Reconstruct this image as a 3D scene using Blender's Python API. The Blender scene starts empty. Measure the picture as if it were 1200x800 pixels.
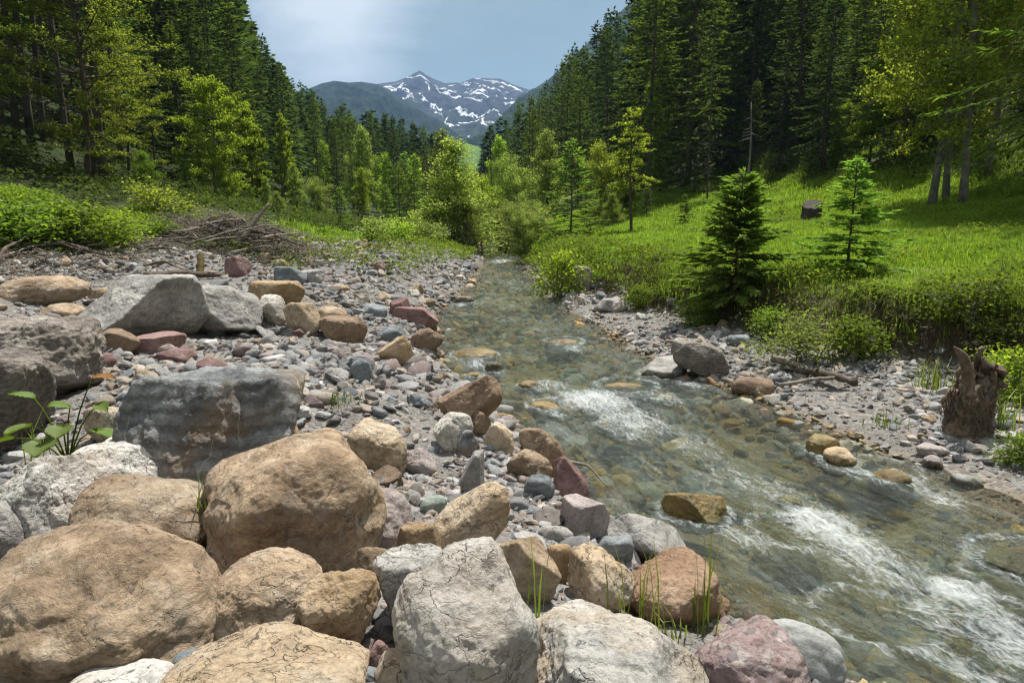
import bpy, bmesh, math, random
import numpy as np
from mathutils import Vector, Matrix
random.seed(7); RNG = np.random.default_rng(7)
scene = bpy.context.scene
COL = scene.collection
R = math.radians

# ------------------------------------------------------------------ noise
_perm = np.random.default_rng(3).permutation(256)
_perm = np.concatenate([_perm, _perm]).astype(np.int64)
_g = np.random.default_rng(4).normal(size=(256, 3)); _g /= np.linalg.norm(_g, axis=1)[:, None]

def pnoise(p):
    p = np.asarray(p, float)
    i = np.floor(p).astype(np.int64); f = p - i
    w = f * f * f * (f * (f * 6 - 15) + 10)
    i &= 255
    out = 0.0
    for a in (0, 1):
        wx = w[:, 0] if a else 1 - w[:, 0]
        pa = _perm[(i[:, 0] + a) & 255]
        for b in (0, 1):
            wy = w[:, 1] if b else 1 - w[:, 1]
            pb = _perm[(pa + i[:, 1] + b) & 255]
            for c in (0, 1):
                wz = w[:, 2] if c else 1 - w[:, 2]
                g = _g[_perm[(pb + i[:, 2] + c) & 255]]
                d = g[:, 0] * (f[:, 0] - a) + g[:, 1] * (f[:, 1] - b) + g[:, 2] * (f[:, 2] - c)
                out = out + wx * wy * wz * d
    return out * 1.4

def fbm(p, octv=4, gain=0.5, lac=2.03):
    p = np.asarray(p, float); s = 0.0; a = 1.0
    for k in range(octv):
        s = s + a * pnoise(p + 17.3 * k); p = p * lac; a *= gain
    return s

def ridged(p, octv=4, gain=0.5):
    p = np.asarray(p, float); s = 0.0; a = 1.0
    for k in range(octv):
        s = s + a * (1 - 2 * np.abs(pnoise(p + 11.7 * k))); p = p * 2.07; a *= gain
    return s

def xy0(x, y, s=1.0, z=0.0):
    x = np.asarray(x, float).ravel(); y = np.asarray(y, float).ravel()
    return np.stack([x * s, y * s, np.full_like(x, z)], 1)

def smooth(a, b, x):
    t = np.clip((np.asarray(x, float) - a) / (b - a), 0, 1)
    return t * t * (3 - 2 * t)

# ------------------------------------------------------------------ camera and photo pixels
CAM_Z = 1.7
PITCH = math.atan(142 / 800.0)
cp, sp = math.cos(PITCH), math.sin(PITCH)

def ray(px, py):
    u = (px - 600) / 800.0; v = (400 - py) / 800.0
    return np.array([u, cp + v * sp, -sp + v * cp])

def topix(x, y, z):
    dz = z - CAM_Z
    f = y * cp - dz * sp; v = y * sp + dz * cp
    return 600 + 800 * x / f, 400 - 800 * v / f

# ------------------------------------------------------------------ terrain
_yl = [-30, 0, 1.5, 2.335, 2.8, 3.276, 3.92, 5.74, 7.85, 11.2, 16.8, 26.6, 34, 45, 60, 120, 400]
_xl = [7, 2.6, 1.75, 1.25, .955, .86, .52, 0, -.8, -1.27, -1.16, -1.0, -1.5, -3, -6, -9, -20]
_yr = [-30, 0, 2, 3.68, 4.34, 5.26, 6.64, 7.4, 10.3, 14.9, 22.3, 29, 36, 45, 60, 120, 400]
_xr = [14, 4.6, 3.6, 2.94, 2.69, 2.45, 2.15, 1.72, 1.31, .8, .42, .35, .1, -1.4, -4.2, -7, -18]
def xL(y): return np.interp(y, _yl, _xl)
def xR(y): return np.interp(y, _yr, _xr)
def gw(y): return np.interp(y, [-30, 0, 4, 6.9, 7.9, 9.7, 11, 14.4, 19, 29, 60, 400], [4, 3.2, 3.0, 2.6, 1.9, 1.7, 1.3, .8, .45, .3, .3, .3])
def vegw(y): return np.interp(y, [-30, 0, 6, 8, 12, 18, 22, 30, 60, 400], [9, 8, 7.4, 7.0, 6.4, 5.2, 3.6, 1.5, .5, .5])
def zw(y): return np.clip((np.asarray(y, float) - 9) * 0.006, 0, None)

def height(x, y):
    x = np.asarray(x, float); y = np.asarray(y, float); shp = np.broadcast(x, y).shape
    x = np.broadcast_to(x, shp).ravel().copy(); y = np.broadcast_to(y, shp).ravel().copy()
    wig = 0.10 * pnoise(xy0(x, y, 1.1, 5.2)) + 0.05 * pnoise(xy0(x, y, 3.1, 1.2))
    xl = xL(y); xr = xR(y); dl = xl - x + wig; dr = x - xr + wig
    base = zw(y) + np.clip(y - 34, 0, None) * 0.012
    bar = 1 + np.interp(y, [0, 8, 20, 26, 40], [0, 0, .75, .5, .2]) * smooth(14, 6, dl)
    hl = np.interp(dl, [-.6, 0, .15, .5, 1.2, 2.5, 4, 5.5, 7, 8.5, 11, 15, 25, 60, 120, 400],
                   [-.24, -.06, .06, .2, .36, .5, .6, .8, 1.05, 1.3, 2.0, 3.6, 9.5, 36, 85, 220]) * np.where(dl > 0, bar, 1)
    g = gw(y)
    q = dr - g
    hr = np.where(q < 0, np.interp(dr / g, [-.3, 0, .15, .6, 1.0], [-.24, -.05, .05, .14, .22]),
                  np.interp(q, [0, .18, .45, .8, 1.5, 8, 12, 15, 25, 60, 120, 400],
                            [.22, .5, .78, .88, .95, 1.55, 2.15, 3.3, 9.3, 36, 85, 220]))
    hr = hr + smooth(2, 10, q) * np.clip(y - 20, 0, 60) * 0.04
    hr = np.where(dr < 0, -.24 + (hr + .24) * smooth(-.7, 0, dr), hr)
    mid = (dl < 0) & (dr < 0)
    h = np.where(dl >= 0, hl, np.where(dr >= 0, hr, np.maximum(np.where(dl > -.6, hl, -.26), np.where(dr > -.7, hr, -.26))))
    decay = 1 / (1 + np.clip(y - 70, 0, None) / 130)
    h = np.where(h > 3, 3 + (h - 3) * decay, h) + base
    land = np.maximum(dl, dr)
    rough = smooth(0.1, 1.0, land)
    far = np.hypot(x, y)
    n = 0.05 * pnoise(xy0(x, y, 1.3)) + 0.025 * fbm(xy0(x, y, 4.0, 3.0), 2)
    h = h + np.where(mid, 0.4, 0.35 + .65 * rough) * n * smooth(900, 100, far)
    h = h + smooth(.4, 1.4, dl) * smooth(7.5, 5, dl) * (.19 * pnoise(xy0(x, y, .75, 1.7)) + .06 * fbm(xy0(x, y, 1.9, 4.4), 3))
    # eroded, lumpy turf edge of the meadow bank
    edge = np.exp(-((q - .35) / .35) ** 2) * (dr > 0)
    h = h + edge * 0.14 * pnoise(xy0(x, y, 2.1, 8.0))
    h = h + smooth(7, 20, land) * (0.35 * fbm(xy0(x, y, .18, 2.0), 3) + .12 * pnoise(xy0(x, y, .9, 4.)))
    h = h + smooth(25, 80, land) * 3.0 * fbm(xy0(x, y, .03, 6.0), 3)
    return h.reshape(shp)

def h1(x, y): return float(height(np.array([x]), np.array([y]))[0])

def ground_hit(px, py, tmax=120):
    d = ray(px, py); t = 0.6 * 1.01 ** np.arange(540); t = t[t < tmax]
    z = CAM_Z + d[2] * t - height(d[0] * t, d[1] * t)
    k = int(np.argmax(z < 0)) if (z < 0).any() else len(t) - 1
    return np.array([d[0] * t[k], d[1] * t[k], CAM_Z + d[2] * t[k]]), t[k]

def plane_hit(px, py, z=0.0):
    d = ray(px, py); t = (z - CAM_Z) / d[2]
    return np.array([d[0] * t, d[1] * t, z]), t

# ------------------------------------------------------------------ meshes
def mk_mesh(name, V, F, mat=None, smooth_=True, cols=None, vecs=None):
    V = np.ascontiguousarray(V, dtype=np.float32)
    Fs = F if isinstance(F, list) else [F]
    Fs = [np.asarray(f, dtype=np.int32) for f in Fs if len(f)]
    me = bpy.data.meshes.new(name)
    me.vertices.add(len(V)); me.vertices.foreach_set('co', V.ravel())
    loops = np.concatenate([f.ravel() for f in Fs])
    tot = np.concatenate([np.full(len(f), f.shape[1], np.int32) for f in Fs])
    st = np.concatenate([[0], np.cumsum(tot)[:-1]]).astype(np.int32)
    me.loops.add(len(loops)); me.loops.foreach_set('vertex_index', loops)
    me.polygons.add(len(tot)); me.polygons.foreach_set('loop_start', st)
    me.polygons.foreach_set('use_smooth', np.full(len(tot), smooth_, bool))
    for nm, c in (cols or {}).items():
        a = me.attributes.new(nm, 'FLOAT_COLOR', 'POINT'); a.data.foreach_set('color', np.ascontiguousarray(c, np.float32).ravel())
    for nm, c in (vecs or {}).items():
        a = me.attributes.new(nm, 'FLOAT_VECTOR', 'POINT'); a.data.foreach_set('vector', np.ascontiguousarray(c, np.float32).ravel())
    me.update(calc_edges=True)
    if mat: me.materials.append(mat)
    return me

def link(name, me, parent=None, loc=(0, 0, 0), rotz=0.0, label=None, cat=None, group=None, kind=None):
    o = bpy.data.objects.new(name, me); COL.objects.link(o)
    o.location = loc; o.rotation_euler = (0, 0, rotz)
    if parent: o.parent = parent
    if label: o['label'] = label
    if cat: o['category'] = cat
    if group: o['group'] = group
    if kind: o['kind'] = kind
    return o

def set_mat(o, m):
    s = o.material_slots[0]; s.link = 'OBJECT'; s.material = m

_ico = {}
def ico(n):
    if n not in _ico:
        bm = bmesh.new(); bmesh.ops.create_icosphere(bm, subdivisions=n, radius=1.0)
        V = np.array([v.co[:] for v in bm.verts]); F = np.array([[v.index for v in f.verts] for f in bm.faces]); bm.free()
        _ico[n] = (V / np.linalg.norm(V, axis=1)[:, None], F)
    return _ico[n]

def grid_faces(nu, nv):
    i = np.arange(nu * nv).reshape(nv, nu)
    return np.stack([i[:-1, :-1], i[:-1, 1:], i[1:, 1:], i[1:, :-1]], -1).reshape(-1, 4)

def tube(P, rad, sides=6, cap=True):
    """A tube along the points P; returns verts, quads, tris."""
    P = np.asarray(P, float); n = len(P); rad = np.broadcast_to(rad, n)
    T = np.gradient(P, axis=0); T /= np.linalg.norm(T, axis=1)[:, None] + 1e-12
    ref = np.array([0, 0, 1.0]) if abs(T[:, 2]).mean() < .8 else np.array([1.0, 0, 0])
    A = np.cross(T, ref); A /= np.linalg.norm(A, axis=1)[:, None] + 1e-12; B = np.cross(T, A)
    a = np.arange(sides) * 2 * math.pi / sides
    V = P[:, None] + rad[:, None, None] * (np.cos(a)[None, :, None] * A[:, None] + np.sin(a)[None, :, None] * B[:, None])
    V = V.reshape(-1, 3); i = np.arange(n * sides).reshape(n, sides); j = np.roll(i, -1, 1)
    Q = np.stack([i[:-1], j[:-1], j[1:], i[1:]], -1).reshape(-1, 4)
    T3 = np.zeros((0, 3), int)
    if cap:
        V = np.concatenate([V, P[:1], P[-1:]]); c0 = n * sides
        T3 = np.concatenate([np.stack([j[0], i[0], np.full(sides, c0)], -1), np.stack([i[-1], j[-1], np.full(sides, c0 + 1)], -1)])
    return V, Q, T3

class Acc:
    """Collects vertices, quads and triangles that become one mesh."""
    def __init__(s): s.V = []; s.Q = []; s.T = []; s.n = 0
    def add(s, V, Q=None, T=None):
        s.V.append(V)
        if Q is not None and len(Q): s.Q.append(np.asarray(Q) + s.n)
        if T is not None and len(T): s.T.append(np.asarray(T) + s.n)
        s.n += len(V)
    def tube(s, P, rad, sides=6, cap=True): s.add(*tube(P, rad, sides, cap))
    def mesh(s, name, mat=None, smooth_=True, **k):
        F = []
        if s.Q: F.append(np.concatenate(s.Q))
        if s.T: F.append(np.concatenate(s.T))
        return mk_mesh(name, np.concatenate(s.V), F, mat, smooth_, **k)

def kites(B, D, S, L, W, bend=0.0):
    """Leaf or spray faces: kites from base B along D, width along S."""
    L = np.broadcast_to(L, len(B))[:, None]; W = np.broadcast_to(W, len(B))[:, None]
    N = np.cross(D, S)
    m = B + D * L * .42 + N * (L * bend)
    V = np.stack([B, m + S * W * .5, B + D * L, m - S * W * .5], 1).reshape(-1, 3)
    Q = np.arange(len(B) * 4).reshape(-1, 4)
    return V, Q

def unit(v): return v / (np.linalg.norm(v, axis=-1, keepdims=True) + 1e-12)

def perp(D, rng):
    r = rng.normal(size=D.shape); return unit(np.cross(D, r))

# ------------------------------------------------------------------ node helpers
class NT:
    def __init__(s, mat):
        s.t = mat.node_tree; s.n = s.t.nodes; s.l = s.t.links
    def new(s, typ, **k):
        nd = s.n.new('ShaderNode' + typ)
        ins = k.pop('ins', {})
        for a, v in k.items(): setattr(nd, a, v)
        for a, v in ins.items():
            sock = nd.inputs[a]
            if hasattr(v, 'is_linked') or hasattr(v, 'links'): s.l.new(v, sock)
            else: sock.default_value = v
        return nd
    def noise(s, vec, scale, detail=5, rough=.55, dist=0.0):
        return s.new('TexNoise', ins={'Vector': vec, 'Scale': scale, 'Detail': detail, 'Roughness': rough, 'Distortion': dist}).outputs['Fac']
    def ramp(s, fac, stops, interp='LINEAR'):
        nd = s.new('ValToRGB'); nd.color_ramp.interpolation = interp
        e = nd.color_ramp.elements
        while len(e) < len(stops): e.new(.5)
        for el, (p, c) in zip(e, stops):
            el.position = p; el.color = (*c, 1) if not np.isscalar(c) else (c, c, c, 1)
        s.l.new(fac, nd.inputs['Fac']); return nd.outputs['Color']
    def mix(s, fac, a, b, mode='MIX'):
        nd = s.new('Mix', data_type='RGBA', blend_type=mode)
        for k, v in ((0, fac), (6, a), (7, b)):
            if hasattr(v, 'links'): s.l.new(v, nd.inputs[k])
            else: nd.inputs[k].default_value = v if (k == 0 or len(v) == 4) else (*v, 1)
        return nd.outputs[2]
    def math(s, op, a, b=None, c=None, clamp=False):
        nd = s.new('Math', operation=op, use_clamp=clamp)
        for k, v in enumerate((a, b, c)):
            if v is None: continue
            if hasattr(v, 'links'): s.l.new(v, nd.inputs[k])
            else: nd.inputs[k].default_value = v
        return nd.outputs[0]
    def vmul(s, vec, v):
        nd = s.new('VectorMath', operation='MULTIPLY'); s.l.new(vec, nd.inputs[0]); nd.inputs[1].default_value = v; return nd.outputs[0]
    def vadd(s, a, b):
        nd = s.new('VectorMath', operation='ADD'); s.l.new(a, nd.inputs[0]); s.l.new(b, nd.inputs[1]); return nd.outputs[0]
    def bump(s, hgt, strength, dist, normal=None):
        nd = s.new('Bump', ins={'Height': hgt, 'Strength': strength, 'Distance': dist})
        if normal: s.l.new(normal, nd.inputs['Normal'])
        return nd.outputs['Normal']

def new_mat(name):
    m = bpy.data.materials.new(name); m.use_nodes = True; m.node_tree.nodes.clear()
    nt = NT(m); nt.out = nt.new('OutputMaterial'); return m, nt

def principled(nt, color, rough=.8, normal=None, spec=.3, **k):
    b = nt.new('BsdfPrincipled')
    for nm, v in (('Base Color', color), ('Roughness', rough), ('Normal', normal), ('Specular IOR Level', spec)):
        if v is None: continue
        if hasattr(v, 'links'): nt.l.new(v, b.inputs[nm])
        else: b.inputs[nm].default_value = (*v, 1) if isinstance(v, tuple) and len(v) == 3 else v
    nt.l.new(b.outputs[0], nt.out.inputs['Surface']); return b

def coords(nt, rnd=True):
    tc = nt.new('TexCoord').outputs['Object']
    if not rnd: return tc
    oi = nt.new('ObjectInfo')
    mul = nt.math('MULTIPLY', oi.outputs['Random'], 37.0)
    c = nt.new('CombineXYZ'); nt.l.new(mul, c.inputs[0]); nt.l.new(mul, c.inputs[1]); nt.l.new(mul, c.inputs[2])
    return nt.vadd(tc, c.outputs[0])

def rock_mat(name, cols, crack=.6, crack_s=5.0, pits=.5, bands=0.0, band_s=6.0, band_cols=None, veins=0.0, speck=0.0, rough=.85, spec=.25, bump=1.0, lichen=0.0, stain=None, lap_wet=1.0):
    """Weathered stone: large tone patches, mottling, fissures, pits, optional strata, veins and pebbles."""
    m, nt = new_mat(name)
    p = coords(nt)
    warp = nt.new('TexNoise', ins={'Vector': p, 'Scale': 3.0, 'Detail': 5.0}).outputs['Color']
    wv = nt.new('VectorMath', operation='MULTIPLY_ADD'); nt.l.new(warp, wv.inputs[0]); wv.inputs[1].default_value = (.22, .22, .22); nt.l.new(p, wv.inputs[2])
    q = wv.outputs[0]
    big = nt.noise(q, 3.4, 9, .66)
    n = len(cols)
    c = nt.ramp(big, [(.33 + .34 * i / max(n - 1, 1), cols[i]) for i in range(n)])
    mid = nt.noise(q, 15, 12, .72)
    c = nt.mix(1.0, c, nt.ramp(mid, [(.30, .55), (.44, .9), (.56, 1.02), (.72, 1.28)]), 'MULTIPLY')
    fine = nt.noise(p, 70, 8, .75)
    c = nt.mix(1.0, c, nt.ramp(fine, [(.32, .62), (.47, .95), (.56, 1.04), (.70, 1.3)]), 'MULTIPLY')
    hgt = nt.math('ADD', nt.math('MULTIPLY', mid, 1.0), nt.math('MULTIPLY', fine, .28))
    if bands:
        w = nt.new('TexWave', wave_type='BANDS', bands_direction='Z', ins={'Vector': q, 'Scale': band_s, 'Distortion': 7.0, 'Detail': 8.0, 'Detail Scale': 1.7, 'Detail Roughness': .7}).outputs['Fac']
        c = nt.mix(bands, c, nt.mix(1.0, c, nt.ramp(w, band_cols or [(0.0, .55), (.3, .95), (1.0, 1.25)]), 'MULTIPLY'))
        hgt = nt.math('ADD', hgt, nt.math('MULTIPLY', w, .35 * bands))
    if stain:
        sm = nt.ramp(nt.noise(q, 2.3, 9, .68), [(.48, 0.), (.62, 1.)])
        c = nt.mix(nt.math('MULTIPLY', sm, stain[1]), c, stain[0])
    if lichen:
        lm = nt.ramp(nt.noise(p, 6, 10, .75), [(.50, 0.), (.60, 1.)])
        c = nt.mix(nt.math('MULTIPLY', lm, lichen), c, (.56, .54, .50))
    if pits:
        v = nt.noise(q, 26, 8, .7)
        pm = nt.ramp(v, [(.33, 1.), (.42, 0.)])
        pm = nt.math('MULTIPLY', pm, nt.ramp(nt.noise(p, 5, 4), [(.40, 0.), (.62, 1.)]))
        c = nt.mix(nt.math('MULTIPLY', pm, .6 * pits), c, (.06, .052, .044))
        hgt = nt.math('SUBTRACT', hgt, nt.math('MULTIPLY', pm, .55 * pits))
    if crack:
        msk = nt.ramp(nt.noise(p, 3.0, 3), [(.45, 0.), (.60, 1.)])
        for sc_, wd, am in ((crack_s * .55, .007, 1.0), (crack_s * 1.5, .010, .55)):
            v = nt.noise(nt.vmul(q, (1, 1.35, 1.7)), sc_, 5, .52, .3)
            ln = nt.ramp(nt.math('ABSOLUTE', nt.math('SUBTRACT', v, .5)), [(0.0, 1.), (wd, 0.)])
            cm = nt.math('MULTIPLY', nt.math('MULTIPLY', ln, msk), am)
            c = nt.mix(nt.math('MULTIPLY', cm, .5 * crack), c, (.085, .068, .05))
            hgt = nt.math('SUBTRACT', hgt, nt.math('MULTIPLY', cm, .5 * crack))
    if veins:
        v = nt.noise(nt.vmul(q, (1.5, 1.0, .6)), 1.9, 4, .5, .5)
        vm = nt.ramp(nt.math('ABSOLUTE', nt.math('SUBTRACT', v, .47)), [(0.002, 1.), (.009, 0.)])
        vm = nt.math('MULTIPLY', vm, nt.ramp(nt.noise(p, 4, 4), [(.40, 0.), (.55, 1.)]))
        c = nt.mix(nt.math('MULTIPLY', vm, veins), c, (.60, .56, .51))
    if speck:
        v = nt.new('TexVoronoi', ins={'Vector': q, 'Scale': 24.0})
        sel = nt.new('SeparateColor'); nt.l.new(v.outputs['Color'], sel.inputs[0])
        edge = nt.ramp(v.outputs['Distance'], [(.3, 1.), (.5, 0.)])
        pal = nt.ramp(sel.outputs[0], [(.0, (.42, .4, .38)), (.25, (.16, .10, .095)), (.45, (.3, .21, .19)), (.65, (.14, .15, .15)), (.85, (.5, .45, .4))], 'CONSTANT')
        pal = nt.mix(1.0, pal, nt.ramp(fine, [(.32, .6), (.70, 1.3)]), 'MULTIPLY')
        c = nt.mix(nt.math('MULTIPLY', edge, speck), c, pal)
        hgt = nt.math('ADD', hgt, nt.math('MULTIPLY', edge, .4 * speck))
    # wet, darkened band where the stream laps the stone
    gp = nt.new('SeparateXYZ'); nt.l.new(nt.new('NewGeometry').outputs['Position'], gp.inputs[0])
    lap = nt.math('ADD', gp.outputs[2], nt.math('MULTIPLY', nt.math('SUBTRACT', mid, .5), .16))
    wetf = nt.math('MULTIPLY', nt.ramp(lap, [(.035, 1.), (.075, 0.)]), lap_wet)
    c = nt.mix(wetf, c, nt.mix(1.0, c, (.50, .44, .34, 1), 'MULTIPLY'))
    hs = nt.new('HueSaturation'); nt.l.new(c, hs.inputs['Color'])
    oi = nt.new('ObjectInfo').outputs['Random']
    nt.l.new(nt.math('MULTIPLY_ADD', oi, .3, .85), hs.inputs['Value'])
    nrm = nt.bump(hgt, 1.0, .020 * bump)
    principled(nt, hs.outputs[0], nt.math('MULTIPLY_ADD', wetf, -.5 * rough, rough), nrm, spec)
    return m

def leaf_mat(name, c1, c2, trans=.45, tcol=None, vary=.12, gloss=.10, patch=None):
    m, nt = new_mat(name)
    geo = nt.new('NewGeometry'); oi = nt.new('ObjectInfo')
    f = nt.new('ValToRGB'); nt.l.new(geo.outputs['Random Per Island'], f.inputs[0])
    f.color_ramp.elements[0].color = (*c1, 1); f.color_ramp.elements[1].color = (*c2, 1)
    hs = nt.new('HueSaturation'); nt.l.new(f.outputs[0], hs.inputs['Color'])
    nt.l.new(nt.math('MULTIPLY_ADD', oi.outputs['Random'], .022, .487), hs.inputs['Hue'])
    nt.l.new(nt.math('MULTIPLY_ADD', oi.outputs['Random'], vary * 4, 1 - vary * 2), hs.inputs['Value'])
    c = hs.outputs[0]
    if patch:       # drier and lusher patches of growth
        n1 = nt.noise(nt.new('TexCoord').outputs['Object'], .55, 5, .65); n2 = nt.noise(nt.new('TexCoord').outputs['Object'], 2.6, 4, .6)
        c = nt.mix(nt.math('MULTIPLY', nt.ramp(n1, [(.45, 0.), (.62, 1.)]), .55), c, patch)
        c = nt.mix(1.0, c, nt.ramp(n2, [(.3, .75), (.7, 1.3)]), 'MULTIPLY')
    d = nt.new('BsdfDiffuse'); nt.l.new(c, d.inputs[0])
    t = nt.new('BsdfTranslucent')
    tc = nt.mix(1.0, c, tcol or (1.25, 1.3, .55, 1), 'MULTIPLY'); nt.l.new(tc, t.inputs[0])
    mx = nt.new('MixShader'); mx.inputs[0].default_value = trans
    nt.l.new(d.outputs[0], mx.inputs[1]); nt.l.new(t.outputs[0], mx.inputs[2])
    g = nt.new('BsdfGlossy', ins={'Roughness': .6, 'Color': (.35, .38, .35, 1)})
    fr = nt.new('Fresnel', ins={'IOR': 1.35})
    m2 = nt.new('MixShader'); nt.l.new(nt.math('MULTIPLY', fr.outputs[0], gloss), m2.inputs[0]); nt.l.new(mx.outputs[0], m2.inputs[1]); nt.l.new(g.outputs[0], m2.inputs[2])
    nt.l.new(m2.outputs[0], nt.out.inputs['Surface'])
    return m

def wood_mat(name, c1, c2, sc=(14, 14, 2.5), bump=1.0, rough=.85):
    m, nt = new_mat(name)
    p = coords(nt)
    q = nt.vmul(p, sc)
    a = nt.noise(q, 1.0, 7, .65); b = nt.noise(p, 2.2, 4)
    c = nt.ramp(a, [(.3, c1), (.7, c2)])
    c = nt.mix(1.0, c, nt.ramp(b, [(.3, .65), (.7, 1.2)]), 'MULTIPLY')
    principled(nt, c, rough, nt.bump(a, .8, .02 * bump), .2)
    return m
# ------------------------------------------------------------------ rocks
TAN = rock_mat('tan limestone', [(.25, .175, .115), (.44, .325, .215), (.60, .485, .355)], crack=.7, crack_s=4.5, bands=.35, band_s=3.5, pits=.7, bump=1.5, lichen=.2, stain=((.20, .14, .095), .55))
TANP = rock_mat('pale cracked limestone', [(.40, .29, .18), (.52, .41, .28), (.57, .50, .40)], crack=1.0, crack_s=9.0, pits=.8, lichen=.25)
TANG = rock_mat('golden limestone', [(.28, .19, .10), (.40, .285, .165), (.52, .41, .28)], crack=.6, crack_s=7, pits=.5, lichen=.15)
WHITE = rock_mat('white limestone', [(.42, .39, .35), (.64, .62, .57), (.76, .74, .70)], crack=.8, crack_s=8, pits=.9, stain=((.42, .34, .26), .5), bump=1.1)
WHITEG = rock_mat('white and grey limestone', [(.34, .335, .33), (.55, .53, .48), (.68, .64, .57)], crack=.9, crack_s=6, pits=.8, stain=((.44, .33, .21), .6), bump=1.5, bands=.3, band_s=2.5)
GREY = rock_mat('grey limestone', [(.20, .19, .18), (.33, .315, .295), (.44, .42, .39)], crack=.8, crack_s=6, pits=.5, lichen=.3, bands=.25, band_s=4)
GREYB = rock_mat('grey brown gneiss', [(.17, .145, .125), (.29, .25, .215), (.40, .36, .31)], crack=.5, crack_s=5, pits=.8, lichen=.3, bands=.5, band_s=9, bump=1.5)
SMOOTHG = rock_mat('smooth grey cobble', [(.27, .28, .27), (.33, .34, .32), (.37, .375, .35)], crack=.0, pits=.15, rough=.65, bump=.35, lichen=.08)
SLATE = rock_mat('dark slate', [(.11, .12, .125), (.25, .265, .27), (.47, .485, .485)], crack=.6, crack_s=5, pits=.3, bands=.8, band_s=4.5, veins=.85, rough=.6, spec=.4, bump=1.6, stain=((.30, .19, .09), .55))
BLUE = rock_mat('blue grey stone', [(.13, .15, .16), (.20, .225, .235), (.29, .31, .31)], crack=.4, crack_s=8, pits=.2, rough=.7, bump=.8, bands=.3, band_s=9)
GREEN = rock_mat('pale green stone', [(.22, .27, .23), (.33, .38, .33), (.4, .44, .38)], crack=.2, pits=.1, rough=.7, bump=.5)
RED = rock_mat('red sandstone', [(.15, .09, .085), (.24, .145, .135), (.33, .23, .21)], crack=.3, crack_s=7, pits=.4, bump=.8, bands=.25, band_s=7)
PINK = rock_mat('pink grey stone', [(.24, .20, .19), (.36, .31, .295), (.46, .42, .40)], crack=.5, crack_s=7, pits=.6, lichen=.25)
CONG = rock_mat('pink conglomerate', [(.27, .19, .185), (.36, .27, .26), (.40, .33, .31)], crack=.2, pits=.6, speck=.6, bump=1.3)
RUST = rock_mat('rusty sandstone', [(.24, .145, .09), (.36, .235, .15), (.45, .32, .22)], crack=.3, crack_s=9, pits=1.0, bump=1.7)
BROWN = rock_mat('brown stone', [(.16, .11, .075), (.27, .19, .13), (.36, .27, .19)], crack=.5, crack_s=6, pits=.6, bump=1.1)
WET = rock_mat('wet algae stone', [(.09, .06, .02), (.22, .145, .04), (.34, .245, .10)], crack=.2, pits=.5, rough=.35, spec=.5, bump=.9, stain=((.085, .10, .03), .5), lap_wet=0.0)
WETD = rock_mat('wet dark stone', [(.055, .045, .03), (.11, .085, .05), (.17, .13, .07)], crack=.3, pits=.5, rough=.3, spec=.5, bump=1.1, stain=((.07, .09, .03), .6), lap_wet=0.0)
HUES = {}

def rock_pts(n, dims, seed, ang=.5, rough=.5, strata=0.0, elong=None, roll=0.0, npl=13, dent=.0):
    """Points of a weathered stone: a sphere cut by planes, worn, dented and roughened, fitted to dims."""
    rng = np.random.default_rng(seed)
    D, F = ico(n)
    k = 3.5 + 24 * ang * ang + 6 * ang
    N = unit(rng.normal(size=(npl, 3)) * np.array([1, 1, .8])); off = rng.uniform(.55 + .25 * (1 - ang), 1.0, npl) if ang > .2 else rng.uniform(.8, 1.1, npl)
    N = np.concatenate([N, [[0, 0, 1], [0, 0, -1]]]); off = np.concatenate([off, [.85, .75]])
    q = np.clip(D @ N.T / off, 0, None)
    r = ((1 + .5 * max(0, ang - .4) / .6) ** -k + (q ** k).sum(1)) ** (-1 / k)
    P = D * r[:, None]
    s0 = rng.uniform(0, 90, 3)
    P = P * (1 + (.07 + .09 * (1 - ang) + dent) * fbm(D * 1.15 + s0, 2)[:, None])
    P = P + .055 * rough * np.stack([fbm(P * 2.6 + s0 + 9 * j, 3) for j in range(3)], 1)
    if roll:
        if elong: P = P * np.array(elong)
        c, s = math.cos(roll), math.sin(roll); P = P @ np.array([[c, 0, s], [0, 1, 0], [-s, 0, c]])
    lo, hi = P.min(0), P.max(0)
    P = (P - (lo + hi) / 2) / (hi - lo) * np.array(dims)
    size = float(np.mean(dims))
    nd = unit(P / (np.array(dims) ** 2))
    m = P / size
    h = .016 * rough * ridged(m * 4.2 + s0, 5, .55) + .014 * rough * fbm(m * 13 + s0, 4 if n >= 6 else 2)
    if n >= 7: h = h + .0045 * rough * fbm(m * 42 + s0, 3)
    if n >= 6: h = h - .010 * rough * np.clip(np.abs(pnoise(m * 2.3 + s0 * 2)) < .035, 0, 1) * (pnoise(m * 1.4 + 5) > 0)
    if strata:
        sn = unit(rng.normal(size=3) * np.array([.35, .35, 1]))
        t = m @ sn * 9 + 1.2 * fbm(m * 1.6 + s0, 3)
        h = h + .022 * strata * (np.abs((t % 1) - .5) * 2) ** 2
    return P + nd * (h * size)[:, None], F

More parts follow.
